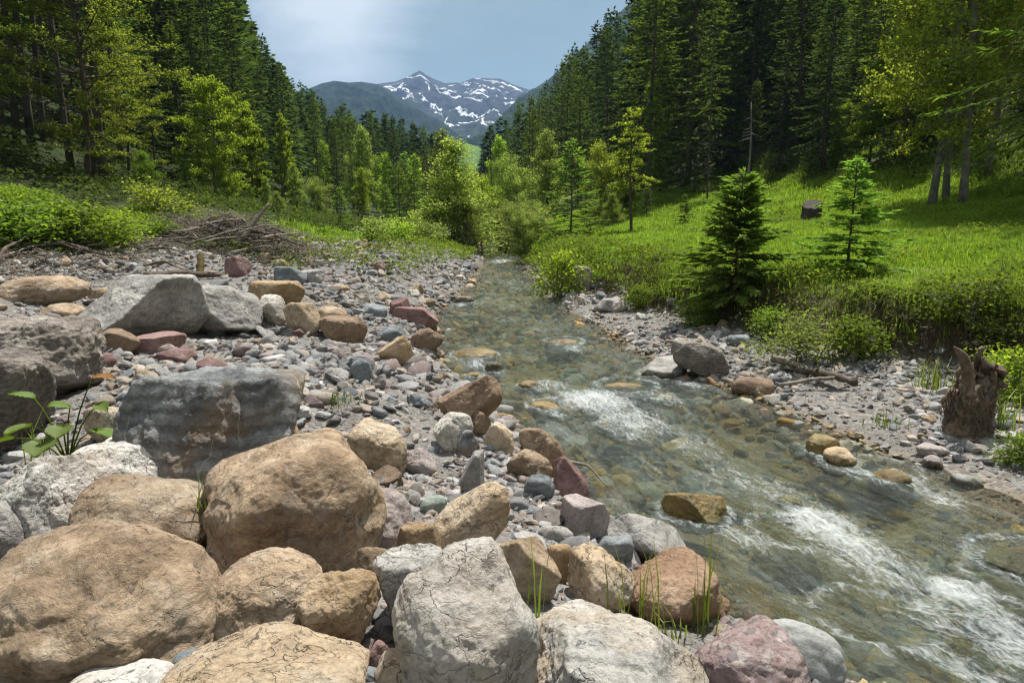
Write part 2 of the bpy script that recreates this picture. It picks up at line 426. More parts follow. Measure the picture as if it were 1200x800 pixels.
heroes = []
def rock(kind, box, mat, label, seed, n=6, depth=.85, ang=.5, rough=.5, strata=0.0, roll=0.0, elong=None, sink=.33, zc=None, short=None, cat='rock', group=None, dent=0.0, hmin=.3, npl=13):
    x0, y0, x1, y1 = box
    d = ray((x0 + x1) / 2, (y0 + y1) / 2); al = math.atan2(-d[2], math.hypot(d[0], d[1]))
    def size(t):
        W = (x1 - x0) / 800 * t; hp = (y1 - y0) / 800 * t / cp; D = W * depth
        H2 = hp * hp - (D * math.sin(al)) ** 2
        H = math.sqrt(max(H2, 0)) / max(math.cos(al), .3)
        if H < hmin * W:
            H = hmin * W; D = max(.35 * W, min(D, math.sqrt(max(hp * hp - (H * math.cos(al)) ** 2, .01 * W * W)) / max(math.sin(al), .1)))
        return W, D, H
    if zc is not None: t = (zc - CAM_Z) / d[2]
    else:
        t = 0.9
        while t < 60:
            W, D, H = size(t)
            if CAM_Z + d[2] * t - h1(d[0] * t, d[1] * t) < (.5 - sink * .5) * H: break
            t *= 1.012
    W, D, H = size(t)
    P, F = rock_pts(n, (W, D, H), seed, ang, rough, strata, elong, roll, npl=npl, dent=dent)
    me = mk_mesh(kind, P, F, mat)
    o = link(kind, me, loc=(d[0] * t, d[1] * t, CAM_Z + d[2] * t), rotz=-math.atan2(d[0], d[1]), label=label, cat=cat, group=group)
    heroes.append((o, max(W, D) / 2, short or label))
    return o

rk = rock
# the near boulders
rk('boulder', (-30, 598, 256, 806), TAN, 'largest tan boulder, smooth and rounded, at the lower corner of the boulder heap', 101, 7, 1.1, .25, .55, short='the largest tan boulder', dent=.08)
rk('boulder', (92, 556, 250, 668), TAN, 'smooth tan boulder lying behind the largest tan boulder', 102, 7, 1.1, .3, .5, short='the smooth tan boulder')
rk('boulder', (248, 506, 444, 676), TAN, 'domed tan boulder with fine cracks, highest of the near heap', 1033, 7, 1.05, .3, .5, short='the domed tan boulder', dent=.05)
rk('boulder', (241, 652, 380, 760), TAN, 'round tan boulder wedged in front of the domed tan boulder', 104, 7, 1.0, .35, .6, short='the round tan boulder')
rk('boulder', (352, 666, 444, 768), TANG, 'angular yellow-brown boulder between the round tan boulder and the white boulder', 105, 7, 1.0, .85, .8, short='the angular yellow-brown boulder')
rk('boulder', (180, 744, 437, 880), TANP, 'pale tan slab-like boulder with a net of dark cracks, cut by the frame edge', 106, 7, 1.1, .45, .6, short='the crack-netted pale boulder')
rk('boulder', (466, 642, 626, 850), WHITE, 'big rounded white boulder with brown stains in the middle of the near heap', 1077, 7, 1.2, .28, .6, short='the big white boulder')
rk('boulder', (604, 694, 832, 880), WHITEG, 'broad white and grey block with cracked faces beside the big white boulder', 108, 7, 1.2, .8, .85, short='the broad white block')
rk('boulder', (440, 648, 528, 752), GREY, 'dark grey angular boulder with a whitened top behind the big white boulder', 109, 6, .9, 1.0, .55, npl=7, short='the dark angular boulder')
rk('stone', (464, 608, 523, 664), TANG, 'rust-gold wedge-shaped stone leaning above the dark angular boulder', 110, 6, .8, .75, .5, short='the rust-gold wedge')
rk('stone', (417, 578, 483, 645), PINK, 'rounded pinkish grey stone pressed against the domed tan boulder', 111, 6, 1.05, .35, .6, short='the rounded pinkish stone')
rk('stone', (506, 570, 598, 662), TANP, 'upright tan stone with a pale tip leaning toward the stream', 112, 6, .6, .45, .45, roll=.7, elong=(1.35, 1, .8), short='the leaning tan stone')
rk('stone', (560, 622, 656, 712), TAN, 'tan wedge stone with a flat pale top behind the white boulder', 113, 6, .8, .95, .5, npl=8, roll=-.45, elong=(1.4, 1, .8), short='the flat-topped tan wedge')
rk('stone', (666, 643, 742, 724), TANP, 'lumpy cream-coloured stone behind the broad white block', 114, 6, 1.1, .5, .8, short='the lumpy cream stone')
rk('stone', (640, 638, 672, 690), TANG, 'small tan stone standing between the flat-topped wedge and the lumpy cream stone', 115, 5, .9, .6, .6)
rk('boulder', (722, 650, 842, 738), RUST, 'rusty brown gritty boulder with grass growing in front of it', 116, 7, 1.1, .55, .8, short='the rusty gritty boulder')
rk('stone', (818, 698, 854, 728), RUST, 'small rusty stone between the rusty gritty boulder and the water', 117, 5, .8, .5, .6)
rk('boulder', (815, 728, 948, 850), CONG, 'pink conglomerate boulder full of pebbles at the water edge', 118, 7, 1.15, .5, .6, short='the pink conglomerate boulder')
rk('stone', (876, 730, 987, 794), SMOOTHG, 'smooth light grey cobble, long and rounded, lying at the water edge', 119, 6, .55, .15, .12, roll=-.22, elong=(1.8, 1, .9), sink=.2, short='the smooth grey cobble')
rk('stone', (890, 740, 934, 790), RED, 'dark maroon stone between the pink conglomerate boulder and the smooth grey cobble', 120, 5, .8, .6, .5)
rk('boulder', (700, 598, 812, 668), GREY, 'long flat grey slab half in the stream above the rusty gritty boulder', 121, 6, .8, .9, .4, npl=9, roll=-.3, elong=(1.7, 1, .7), short='the flat grey slab')
rk('stone', (656, 584, 714, 634), PINK, 'faceted pinkish grey stone beside the flat grey slab', 122, 6, .85, 1.0, .5, npl=8, short='the faceted pinkish stone')
rk('stone', (648, 538, 692, 596), RED, 'red slab of stone standing upright at the water edge', 123, 6, .55, .8, .25, short='the upright red slab')
rk('stone', (628, 514, 670, 570), BROWN, 'mottled brown stone leaning on the upright red slab', 124, 6, .8, .6, .7, short='the mottled brown stone')
rk('stone', (594, 528, 648, 568), TAN, 'long tan stone next to the mottled brown stone', 125, 6, .7, .6, .5, roll=-.35, elong=(1.5, 1, .8), short='the long tan stone')
rk('stone', (608, 500, 644, 534), TAN, 'rounded tan stone at the water edge above the long tan stone', 126, 5, .8, .35, .4)
rk('stone', (568, 496, 602, 536), TANP, 'pale tan blocky stone behind the long tan stone', 127, 5, .8, .7, .6)
rk('boulder', (512, 438, 588, 512), BROWN, 'big brown boulder with a flat shaded face standing at the stream edge', 128, 7, .7, .95, .45, npl=7, roll=.35, elong=(1.3, 1, .9), short='the big brown boulder')
rk('stone', (548, 480, 576, 516), BROWN, 'pointed grey-brown stone propped against the big brown boulder', 129, 5, .8, .7, .5)
rk('stone', (508, 484, 554, 530), WHITEG, 'white-topped grey stone below the big brown boulder', 130, 6, .8, .55, .6, short='the white-topped grey stone')
rk('stone', (536, 530, 568, 594), GREY, 'tall pale grey angular stone behind the leaning tan stone', 131, 6, .8, 1.0, .45, npl=7, short='the tall grey stone')
rk('stone', (536, 504, 562, 540), SLATE, 'dark blue-grey stone next to the white-topped grey stone', 132, 5, .8, .7, .4)
rk('boulder', (150, 436, 352, 585), SLATE, 'dark slate boulder with white veins and a tan weathered side', 133, 7, .95, 1.0, .55, npl=7, strata=.35, short='the veined slate boulder')
rk('boulder', (262, 478, 352, 545), TANG, 'tan crusty rock capping the end of the veined slate boulder', 134, 6, .8, .55, .9, short='the tan crusty rock')
rk('boulder', (14, 534, 118, 652), WHITE, 'white speckled rock with dark pits beside the largest tan boulder', 135, 7, 1.0, .85, .9, npl=9, short='the pitted white rock')
rk('boulder', (80, 514, 194, 586), WHITE, 'flat white rock lying below the veined slate boulder', 136, 7, .9, .45, .6, short='the flat white rock')
rk('boulder', (-45, 376, 110, 482), GREYB, 'rough brown-grey rounded boulder at the frame edge', 137, 7, .9, .8, 1.1, npl=9, short='the rough brown-grey boulder')
rk('boulder', (-70, 418, 56, 548), GREYB, 'streaked grey-brown boulder in front of the rough rounded boulder', 138, 7, .9, .9, .8, npl=9, strata=.4, short='the streaked boulder')
rk('boulder', (-30, 590, 30, 690), GREY, 'grey rock peeping out beside the pitted white rock at the frame edge', 139, 6, .9, .6, .7)
rk('boulder', (93, 324, 238, 399), GREY, 'large pale grey boulder with a sharp lit ridge on the gravel bank', 1401, 7, .6, 1.0, .55, sink=.25, npl=7, short='the large ridged boulder')
rk('boulder', (196, 335, 304, 397), GREY, 'rounded end of pale grey rock joined to the large ridged boulder', 141, 7, .75, .9, .5, sink=.25, npl=8, short='the rounded grey boulder')
rk('stone', (100, 386, 160, 420), BROWN, 'rusty brown stone under the overhang of the large ridged boulder', 142, 6, .8, .7, .5, short='the rusty stone')
rk('stone', (150, 391, 216, 420), RED, 'pinkish red wedge stone in front of the large ridged boulder', 143, 6, .7, 1.0, .25, npl=6, short='the red wedge')
rk('stone', (180, 408, 234, 429), RED, 'flat pinkish red stone embedded in front of the red wedge', 144, 5, .8, .6, .25, short='the flat red stone')
rk('stone', (98, 414, 134, 434), RED, 'flat dull pink stone below the rusty brown stone', 145, 5, .8, .6, .3)
rk('stone', (104, 474, 168, 524), TANP, 'pale tan stone beside the broad-leaved bramble', 146, 6, .8, .5, .4, short='the pale stone by the bramble')
rk('boulder', (6, 324, 100, 360), TAN, 'low tan boulder half buried in dead twigs below the bramble thicket', 147, 6, .7, .4, .5, short='the low tan boulder')
rk('stone', (48, 356, 100, 384), TAN, 'dull tan flat stone behind the rough rounded boulder', 148, 5, .7, .5, .4)
rk('stone', (60, 372, 112, 398), TANP, 'pale tan stone half under the large ridged boulder', 149, 5, .7, .4, .4)
rk('stone', (292, 329, 356, 364), TANG, 'golden tan block behind the rounded grey boulder', 150, 6, .7, 1.0, .5, npl=7, short='the golden tan block')
rk('stone', (296, 346, 342, 382), WHITEG, 'pale grey-tan stone touching the rounded grey boulder', 151, 6, .8, .6, .5)
rk('stone', (334, 354, 376, 392), TANP, 'pale orange stone just below the golden tan block', 152, 6, .8, .55, .4, short='the pale orange stone')
rk('stone', (352, 366, 374, 390), RED, 'small purple stone against the pale orange stone', 153, 5, .8, .7, .4)
rk('stone', (368, 359, 408, 386), TAN, 'smooth light tan stone beside the pale orange stone', 154, 6, .8, .4, .4, short='the light tan stone')
rk('stone', (374, 371, 430, 406), BROWN, 'lumpy brown rock in front of the light tan stone', 155, 6, .8, .6, .9, short='the lumpy brown rock')
rk('stone', (322, 312, 360, 336), BLUE, 'blue-grey slab behind the golden tan block', 156, 6, .8, .7, .3, short='the blue-grey slab')
rk('stone', (264, 301, 294, 324), RED, 'dark maroon block near the driftwood heap', 157, 6, .8, 1.0, .4, npl=7, short='the maroon block')
rk('stone', (352, 316, 380, 332), GREY, 'flat dark grey stone next to the blue-grey slab', 158, 5, .8, .6, .3)
rk('stone', (302, 296, 318, 312), TAN, 'small upright tan stone at the foot of the driftwood heap', 159, 5, .8, .4, .3)
rk('stone', (318, 304, 338, 316), TANP, 'small pale stone below the driftwood heap', 160, 5, .8, .4, .3)
rk('stone', (440, 392, 484, 436), TANG, 'blocky golden-tan boulder above the water, leaning', 161, 6, .7, .95, .5, npl=8, roll=.4, elong=(1.25, 1, .9), short='the leaning golden-tan boulder')
rk('stone', (481, 384, 519, 420), BROWN, 'brown pointed boulder right at the water edge', 162, 6, .7, .6, .45, roll=.4, elong=(1.3, 1, .9), short='the brown pointed boulder')
rk('boulder', (460, 360, 514, 384), RED, 'flat dark red boulder on the gravel next to the stream', 163, 6, .7, 1.0, .35, npl=7, short='the flat red boulder')
rk('stone', (457, 349, 482, 373), RED, 'dusky red stone lying on the flat red boulder side', 164, 5, .8, .65, .35)
rk('stone', (409, 420, 436, 452), BLUE, 'upright egg-shaped blue-grey stone set in the gravel cut', 165, 6, .7, .25, .3, short='the blue egg-shaped stone')
rk('stone', (422, 356, 454, 376), BLUE, 'dark blue-grey stone beyond the lumpy brown rock', 166, 5, .8, .6, .3)
rk('stone', (440, 382, 478, 404), BLUE, 'bluish flat stone behind the leaning golden-tan boulder', 167, 5, .8, .5, .3)
rk('stone', (388, 333, 410, 347), TAN, 'tan cobble halfway up the far gravel', 168, 5, .8, .4, .3)
rk('stone', (434, 308, 452, 320), RED, 'dark red block at the far end of the gravel bank', 169, 5, .8, .7, .3)
rk('boulder', (402, 494, 476, 566), TANP, 'knobbly cream rock directly behind the domed tan boulder', 170, 6, .9, .45, .8, short='the knobbly cream rock')
rk('stone', (454, 530, 474, 562), BLUE, 'small blue-grey stone beside the knobbly cream rock', 171, 5, .8, .5, .3)
rk('stone', (470, 526, 512, 558), PINK, 'whitish pink stone between the knobbly cream rock and the tall grey stone', 172, 6, .8, .6, .6, short='the whitish pink stone')
rk('stone', (492, 580, 524, 604), GREEN, 'pale green oval stone in the gravel near the leaning tan stone', 173, 5, .7, .2, .15, roll=.3, elong=(1.4, 1, .9))
rk('stone', (614, 556, 650, 586), BLUE, 'blue-green stone just below the upright red slab', 174, 5, .8, .5, .3, short='the blue-green stone')
rk('stone', (630, 616, 672, 642), GREY, 'grey flat-lying stone next to the faceted pinkish stone', 175, 5, .8, .7, .4)
rk('stone', (700, 626, 742, 662), BLUE, 'blue-grey and rust stone under the flat grey slab', 176, 5, .8, .6, .4)
rk('stone', (428, 752, 462, 796), RED, 'dark purple-red stone in the gap beside the big white boulder', 177, 5, .8, .4, .4)
rk('stone', (440, 735, 472, 754), SLATE, 'black wet-looking stone in the gap behind the purple-red stone', 178, 5, .8, .3, .2)
rk('stone', (440, 760, 492, 830), TANP, 'cream angular stone at the foot of the big white boulder', 179, 5, .8, .7, .5)
rk('stone', (196, 762, 250, 800), BLUE, 'bluish stone in the gap under the largest tan boulder', 180, 5, .8, .4, .3)
rk('stone', (60, 786, 200, 850), WHITE, 'white streaked rock at the bottom edge under the largest tan boulder', 181, 6, .8, .4, .4)
rk('stone', (412, 640, 460, 690), TAN, 'tan stone peeping out behind the angular yellow-brown boulder', 182, 5, .8, .5, .4)
rk('stone', (690, 664, 712, 704), TANG, 'narrow golden stone behind the lumpy cream stone', 183, 5, .8, .6, .4)
# in and across the stream
rk('stone', (750, 419, 804, 450), GREY, 'dark grey pointed rock at the meadow-side water edge', 184, 6, .8, 1.0, .4, npl=7, sink=.15, short='the dark pointed rock')
rk('boulder', (790, 399, 858, 447), GREYB, 'long grey-brown rock lying next to the dark pointed rock', 185, 6, .6, .95, .45, npl=7, roll=-.25, elong=(1.5, 1, .8), sink=.2, short='the long grey-brown rock')
rk('stone', (786, 396, 820, 420), GREYB, 'low brown rock behind the long grey-brown rock', 186, 5, .7, .5, .4)
rk('stone', (858, 443, 906, 468), BROWN, 'smooth brown-grey stone on the meadow-side gravel edge', 187, 6, .7, .5, .3, short='the smooth brown-grey stone')
rk('stone', (946, 510, 984, 540), WET, 'golden wet stone at the edge of the far-side gravel', 188, 6, .8, .4, .5, zc=.05, short='the golden wet stone')
rk('stone', (966, 524, 1002, 549), TANG, 'ochre and white stone beside the golden wet stone', 189, 6, .8, .4, .4, zc=.05)
rk('stone', (1020, 550, 1068, 578), WET, 'golden flat stone awash in the shallows near the far-side gravel', 190, 5, .8, .3, .3, zc=0.0)
rk('stone', (1116, 556, 1150, 577), SMOOTHG, 'smooth blue-grey cobble on the far-side gravel', 191, 5, .7, .2, .15, short='the smooth blue-grey cobble')
rk('stone', (1082, 534, 1104, 552), PINK, 'rounded pink cobble on the far-side gravel', 192, 5, .8, .3, .2, short='the pink cobble')
rk('stone', (1076, 520, 1108, 538), PINK, 'square pink stone next to the rounded pink cobble', 193, 5, .8, .6, .3)
rk('boulder', (1146, 640, 1262, 694), WETD, 'dark wet boulder breaking the water at the frame edge', 194, 6, .7, .5, .4, zc=-.02, short='the dark wet boulder')
rk('boulder', (1140, 686, 1262, 760), WET, 'golden brown boulder awash below the dark wet boulder', 195, 6, .8, .4, .5, zc=-.16)
rk('boulder', (776, 574, 852, 620), WET, 'mossy golden boulder awash in midstream opposite the flat grey slab', 196, 6, .7, .8, .8, zc=.03, npl=8, short='the mossy midstream boulder')
rk('stone', (525, 346, 556, 364), WETD, 'dark brown rock standing in the shallow stream edge upstream', 197, 6, .7, .6, .4, zc=.02, short='the dark rock in the shallows')
rk('stone', (528, 408, 582, 430), WET, 'olive rock barely above water near the brown pointed boulder', 198, 6, .8, .4, .4, zc=-.02)
rk('stone', (568, 424, 590, 444), WETD, 'dark mossy knob of rock sticking out of midstream', 199, 5, .8, .5, .5, zc=.02)
rk('stone', (606, 446, 632, 463), WET, 'small mossy rock awash downstream of the dark mossy knob', 200, 5, .8, .4, .4, zc=0.0)
rk('stone', (546, 436, 568, 448), WET, 'low golden rock awash beside the big brown boulder', 201, 5, .8, .4, .4, zc=0.0)
rk('stone', (638, 396, 684, 413), WET, 'flat golden rock glowing under shallow water upstream', 202, 5, .8, .3, .3, zc=-.04)
rk('stone', (700, 448, 768, 468), WET, 'long golden rock under the white rapid near the dark pointed rock', 203, 5, .8, .3, .3, zc=-.04)
rk('stone', (618, 470, 660, 492), WET, 'ochre rock under the water in front of the big brown boulder', 204, 5, .8, .4, .4, zc=-.03)
rk('stone', (700, 496, 744, 514), WET, 'ochre rock awash below the white rapid', 205, 5, .8, .4, .4, zc=-.03)
rk('boulder', (960, 742, 1080, 800), WET, 'rusty gold boulder under water beyond the smooth grey cobble', 206, 6, .8, .4, .5, zc=-.17)
rk('boulder', (880, 640, 960, 690), WET, 'brown boulder under clear water in the middle of the wide stretch', 207, 6, .8, .3, .4, zc=-.2)
rk('boulder', (985, 560, 1070, 600), WET, 'golden boulder under water upstream of the small white swirl', 208, 6, .8, .3, .4, zc=-.16)
rk('boulder', (668, 312, 694, 348), PINK, 'pinkish grey boulder stuck in the tip of the meadow bank beneath flowering leaves', 209, 6, .8, .7, .4, sink=.3, short='the boulder in the bank tip')
rk('stone', (694, 350, 730, 368), GREY, 'flat dark grey rock at the foot of the meadow bank', 210, 5, .7, .6, .3)
rk('stone', (852, 392, 880, 408), BLUE, 'blue-grey stone under the forked young spruce', 211, 5, .8, .5, .3)
rk('stone', (716, 352, 736, 368), PINK, 'pale pinkish stone beside the flat dark grey rock', 212, 5, .8, .5, .3)

# stones of middle size, each an object of its own
kinds_m = [('tan', TAN), ('pale tan', TANP), ('golden tan', TANG), ('white', WHITE), ('grey', GREY), ('light grey', WHITEG), ('blue-grey', BLUE), ('dark slate', SLATE), ('reddish', RED), ('pinkish', PINK), ('rusty', RUST), ('brown', BROWN), ('smooth grey', SMOOTHG), ('pale green', GREEN)]
wts = np.array([.15, .12, .07, .06, .20, .12, .05, .04, .035, .08, .03, .06, .04, .005]); wts /= wts.sum()
protos = []
for k in range(22):
    ang = [.5, .75, .9, 1.0][k % 4]
    el = RNG.uniform(.75, 1.0), RNG.uniform(.55, .9), RNG.uniform(.4, .62)
    P, F = rock_pts(5, el, 500 + k, ang, .55, strata=.4 * (k % 3 == 0))
    protos.append((mk_mesh('cobble shape', P, F, GREY), ['rounded', 'blunt', 'blocky', 'sharp-edged'][k % 4], el))
spots = []
hc = np.array([[o.location.x, o.location.y, r] for o, r, s in heroes])
rs = np.random.default_rng(55); tries = 0
def take(x, y, s):
    if (np.hypot(hc[:, 0] - x, hc[:, 1] - y) < hc[:, 2] * .85 + s * .42).any(): return False
    for a_, b_, c_ in spots:
        if math.hypot(a_ - x, b_ - y) < .5 * (c_ + s) * .95: return False
    spots.append((x, y, s)); return True
while len(spots) < 205 and tries < 20000:      # the bank on the camera's side
    tries += 1
    y = 2.0 * (22 / 2.0) ** rs.random(); dl = rs.uniform(-.1, min(6.2, vegw(y) - .3)) if y > 3 else rs.uniform(0, 4)
    x = xL(y) - dl; s = min(.42, rs.lognormal(math.log(.05 + .011 * y), .42))
    px, py = topix(x, y, h1(x, y))
    if px < -20 or px > 1220 or py > 820: continue
    take(x, y, s)
n_left = len(spots); tries = 0
while len(spots) < n_left + 72 and tries < 20000:     # the gravel under the meadow
    tries += 1
    y = 3.6 * (22 / 3.6) ** rs.random(); x = xR(y) + rs.uniform(-.08, gw(y) * 1.0) ; s = min(.3, rs.lognormal(math.log(.05 + .010 * y), .4))
    px, py = topix(x, y, h1(x, y))
    if px > 1230: continue
    take(x, y, s)
used_labels = set(); by_key = {}
hs_ = [(o.location.x, o.location.y, s) for o, r, s in heroes if s.startswith('the ')]
for i, (x, y, s) in enumerate(spots):
    left = i < n_left
    cname, mat = kinds_m[rs.choice(len(kinds_m), p=wts)]
    me, shp, el = protos[rs.integers(len(protos))]
    z = h1(x, y) + s * el[2] * rs.uniform(.12, .3)
    o = link('stone', me, loc=(x, y, z), cat='stone', group='stones strewn over the gravel bank' if left else 'stones on the gravel under the meadow')
    o.rotation_euler = (rs.normal() * .28, rs.normal() * .28, rs.uniform(0, 6.28)); o.scale = (s, s * rs.uniform(.85, 1.1), s * rs.uniform(.8, 1.25)); set_mat(o, mat)
    near = sorted(hs_, key=lambda q: math.hypot(q[0] - x, q[1] - y))[:3]
    def rel(q):
        dx, dy = x - q[0], y - q[1]
        if abs(dx) > abs(dy) * .9: return ('on the stream side of ' if (dx > 0) == left else 'on the land side of ') + q[2]
        return ('just upstream of ' if dy > 0 else 'just downstream of ') + q[2]
    size = 'small' if s < .12 else 'head-sized' if s < .24 else 'large'
    done = False
    for cand in ([f'{size} {cname} {shp} stone {rel(q)}' for q in near] + [f'{cname} {shp} stone between {near[0][2]} and {near[1][2]}', f'{size} {cname} {shp} stone between {near[0][2]} and {near[2][2]}']):
        cand = cand if len(cand.split()) <= 16 else ' '.join(cand.split()[1:])
        if cand not in used_labels and len(cand.split()) <= 16: done = True; break
    used_labels.add(cand); o['label'] = cand

# ------------------------------------------------------------------ gravel: nobody could count it
def build_gravel():
    rng = np.random.default_rng(77)
    T2, T1 = [], []
    for k in range(14):
        P, F = rock_pts(2, (1, rng.uniform(.5, .9), rng.uniform(.22, .6)), 700 + k, [.7, .9, 1.0][k % 3], .7); T2.append((P, F))
        P, F = rock_pts(1, (1, rng.uniform(.6, .95), rng.uniform(.35, .7)), 730 + k, .7, .4); T1.append((P, F))
    pal = np.array([(.30, .29, .28), (.38, .37, .35), (.22, .22, .22), (.46, .44, .41), (.36, .28, .2), (.45, .36, .26), (.28, .3, .31), (.19, .22, .24), (.29, .2, .18), (.36, .29, .27), (.24, .2, .17), (.55, .53, .5), (.28, .31, .27)])
    pal = .75 * (pal * .62 + pal.mean(1, keepdims=True) * .38)
    pw = np.array([.16, .12, .10, .09, .14, .12, .06, .05, .03, .06, .06, .03, .005]); pw /= pw.sum()
    bedpal = np.array([(.38, .24, .06), (.26, .16, .045), (.46, .32, .11), (.13, .10, .045), (.22, .21, .12), (.28, .27, .2), (.27, .15, .07), (.36, .33, .25)])
    V, F_, C, SM, n = [], [], [], [], 0
    T3 = []
    for k in range(14):
        P, F = rock_pts(3, (1, rng.uniform(.5, .9), rng.uniform(.22, .6)), 760 + k, [.6, .85, 1.0][k % 3], .8); T3.append((P, F))
    X, Y, S, W_ = [], [], [], []
    for y0, y1, s0, s1, dens_l, dens_r, dens_b in [(1.0, 4.2, .008, .09, 1900, 1500, 260), (4.2, 8.2, .013, .15, 820, 980, 170), (8.2, 14, .03, .19, 250, 280, 90), (14, 27, .055, .24, 80, 95, 32), (27, 36, .1, .25, 12, 14, 8)]:
        for side, dens in (('l', dens_l), ('r', dens_r), ('b', dens_b)):
            wmax = 7.5 if side == 'l' else 3.4 if side == 'r' else 4.5
            m = int((y1 - y0) * wmax * dens)
            y = rng.uniform(y0, y1, m)
            if side == 'l': x = xL(y) - rng.uniform(-.25, wmax, m); ok = (xL(y) - x < np.minimum(vegw(y) + rng.normal(size=m) * .4, wmax))
            elif side == 'r': x = xR(y) + rng.uniform(-.2, wmax, m); ok = (x - xR(y) < gw(y) + .12)
            else: x = xL(y) + rng.uniform(0, 1, m) * (xR(y) - xL(y)); ok = rng.random(m) < (xR(y) - xL(y)) / wmax
            px, py = topix(x, y, 0.3)
            ok &= (px > -420) & (px < 1620) & (py < 1150)
            # patches of finer and coarser gravel
            ptc = fbm(xy0(x, y, .9, 4.4), 2)
            s = s0 * (s1 / s0) ** (rng.random(m) ** (1.8 if side == 'r' else 2.1)); s = s * np.clip(1 + .9 * ptc, .5, 2)
            ok &= rng.random(m) < np.clip(.75 + .9 * ptc, .25, 1)
            if side == 'b': s = np.minimum(s * 2.2, .26)
            # angular rubble heaped among the finer gravel
            X.append(x[ok]); Y.append(y[ok]); S.append(s[ok]); W_.append(np.full(ok.sum(), side == 'b'))
    for y0, y1, s0, s1, dens in [(2.0, 5, .06, .20, 62), (5, 10, .08, .29, 26), (10, 19, .12, .36, 9)]:
        m = int((y1 - y0) * 6.5 * dens); y = rng.uniform(y0, y1, m); x = xL(y) - rng.uniform(.05, 6.5, m)
        px, py = topix(x, y, 0.4); ok = (px > -420) & (py < 1150) & (xL(y) - x < vegw(y)) & (rng.random(m) < np.clip(.45 + 1.3 * fbm(xy0(x, y, .7, 14.4), 2), .05, 1))
        X.append(x[ok]); Y.append(y[ok]); S.append(s0 * (s1 / s0) ** (rng.random(ok.sum()) ** 1.6)); W_.append(np.zeros(ok.sum(), bool))
    X = np.concatenate(X); Y = np.concatenate(Y); S = np.concatenate(S); Bd = np.concatenate(W_)
    Z = height(X, Y)
    N = len(X)
    col = pal[rng.choice(len(pal), N, p=pw)] * rng.uniform(.72, 1.25, (N, 1))
    bc = bedpal[rng.choice(len(bedpal), N)] * rng.uniform(.7, 1.3, (N, 1))
    wet = np.clip((.05 - (Z - zw(Y))) / .06, 0, 1)[:, None]
    col = np.where(Bd[:, None], bc, col * (1 - .45 * wet)); col = np.where((wet > .5) & ~Bd[:, None], .5 * col + .5 * bc, col)
    a = rng.uniform(0, 6.28, N); t1 = rng.normal(size=N) * .42; t2 = rng.normal(size=N) * .42
    ca, sa = np.cos(a), np.sin(a); c1, s1_ = np.cos(t1), np.sin(t1); c2, s2_ = np.cos(t2), np.sin(t2)
    Rz = np.zeros((N, 3, 3)); Rz[:, 0, 0] = ca; Rz[:, 0, 1] = -sa; Rz[:, 1, 0] = sa; Rz[:, 1, 1] = ca; Rz[:, 2, 2] = 1
    Rx = np.zeros((N, 3, 3)); Rx[:, 0, 0] = 1; Rx[:, 1, 1] = c1; Rx[:, 1, 2] = -s1_; Rx[:, 2, 1] = s1_; Rx[:, 2, 2] = c1
    Ry = np.zeros((N, 3, 3)); Ry[:, 1, 1] = 1; Ry[:, 0, 0] = c2; Ry[:, 0, 2] = s2_; Ry[:, 2, 0] = -s2_; Ry[:, 2, 2] = c2
    M = np.einsum('nij,njk,nkl->nil', Rz, Rx, Ry) * S[:, None, None]
    lodv = np.digitize(S / np.maximum(Y, 1), [.007, .017])
    var = rng.integers(0, 14, N)
    pos = np.stack([X, Y, Z + S * .05], 1)
    for lod, T in ((2, T3), (1, T2), (0, T1)):
        for k in range(14):
            idx = np.nonzero((lodv == lod) & (var == k))[0]
            if not len(idx): continue
            P, F = T[k]
            v = np.einsum('nij,pj->npi', M[idx], P) + pos[idx][:, None]
            f = F[None] + (np.arange(len(idx)) * len(P))[:, None, None] + n
            V.append(v.reshape(-1, 3)); F_.append(f.reshape(-1, 3)); SM.append(np.full(len(idx) * len(F), lod == 2 and k % 3 == 0)); n += len(idx) * len(P)
            C.append(np.repeat(np.concatenate([col[idx], np.ones((len(idx), 1))], 1), len(P), 0))
    m, nt = new_mat('gravel stones')
    at = nt.new('Attribute', attribute_name='tint').outputs['Color']
    tc = nt.new('TexCoord').outputs['Object']
    nz = nt.noise(tc, 55, 5, .7); nb = nt.noise(tc, 14, 3)
    c = nt.mix(1.0, at, nt.ramp(nz, [(.3, .7), (.5, 1.), (.72, 1.25)]), 'MULTIPLY')
    c = nt.mix(1.0, c, nt.ramp(nb, [(.3, .85), (.7, 1.12)]), 'MULTIPLY')
    principled(nt, c, .82, nt.bump(nz, .7, .006), .25)
    me = mk_mesh('gravel', np.concatenate(V), np.concatenate(F_), m, True, cols={'tint': np.concatenate(C)})
    me.polygons.foreach_set('use_smooth', np.concatenate(SM))
    print('gravel stones', N, 'faces', len(me.polygons))
    link('gravel', me, kind='stuff', label='mixed grey, tan and reddish gravel covering both banks and the stream bed', cat='gravel')
build_gravel()
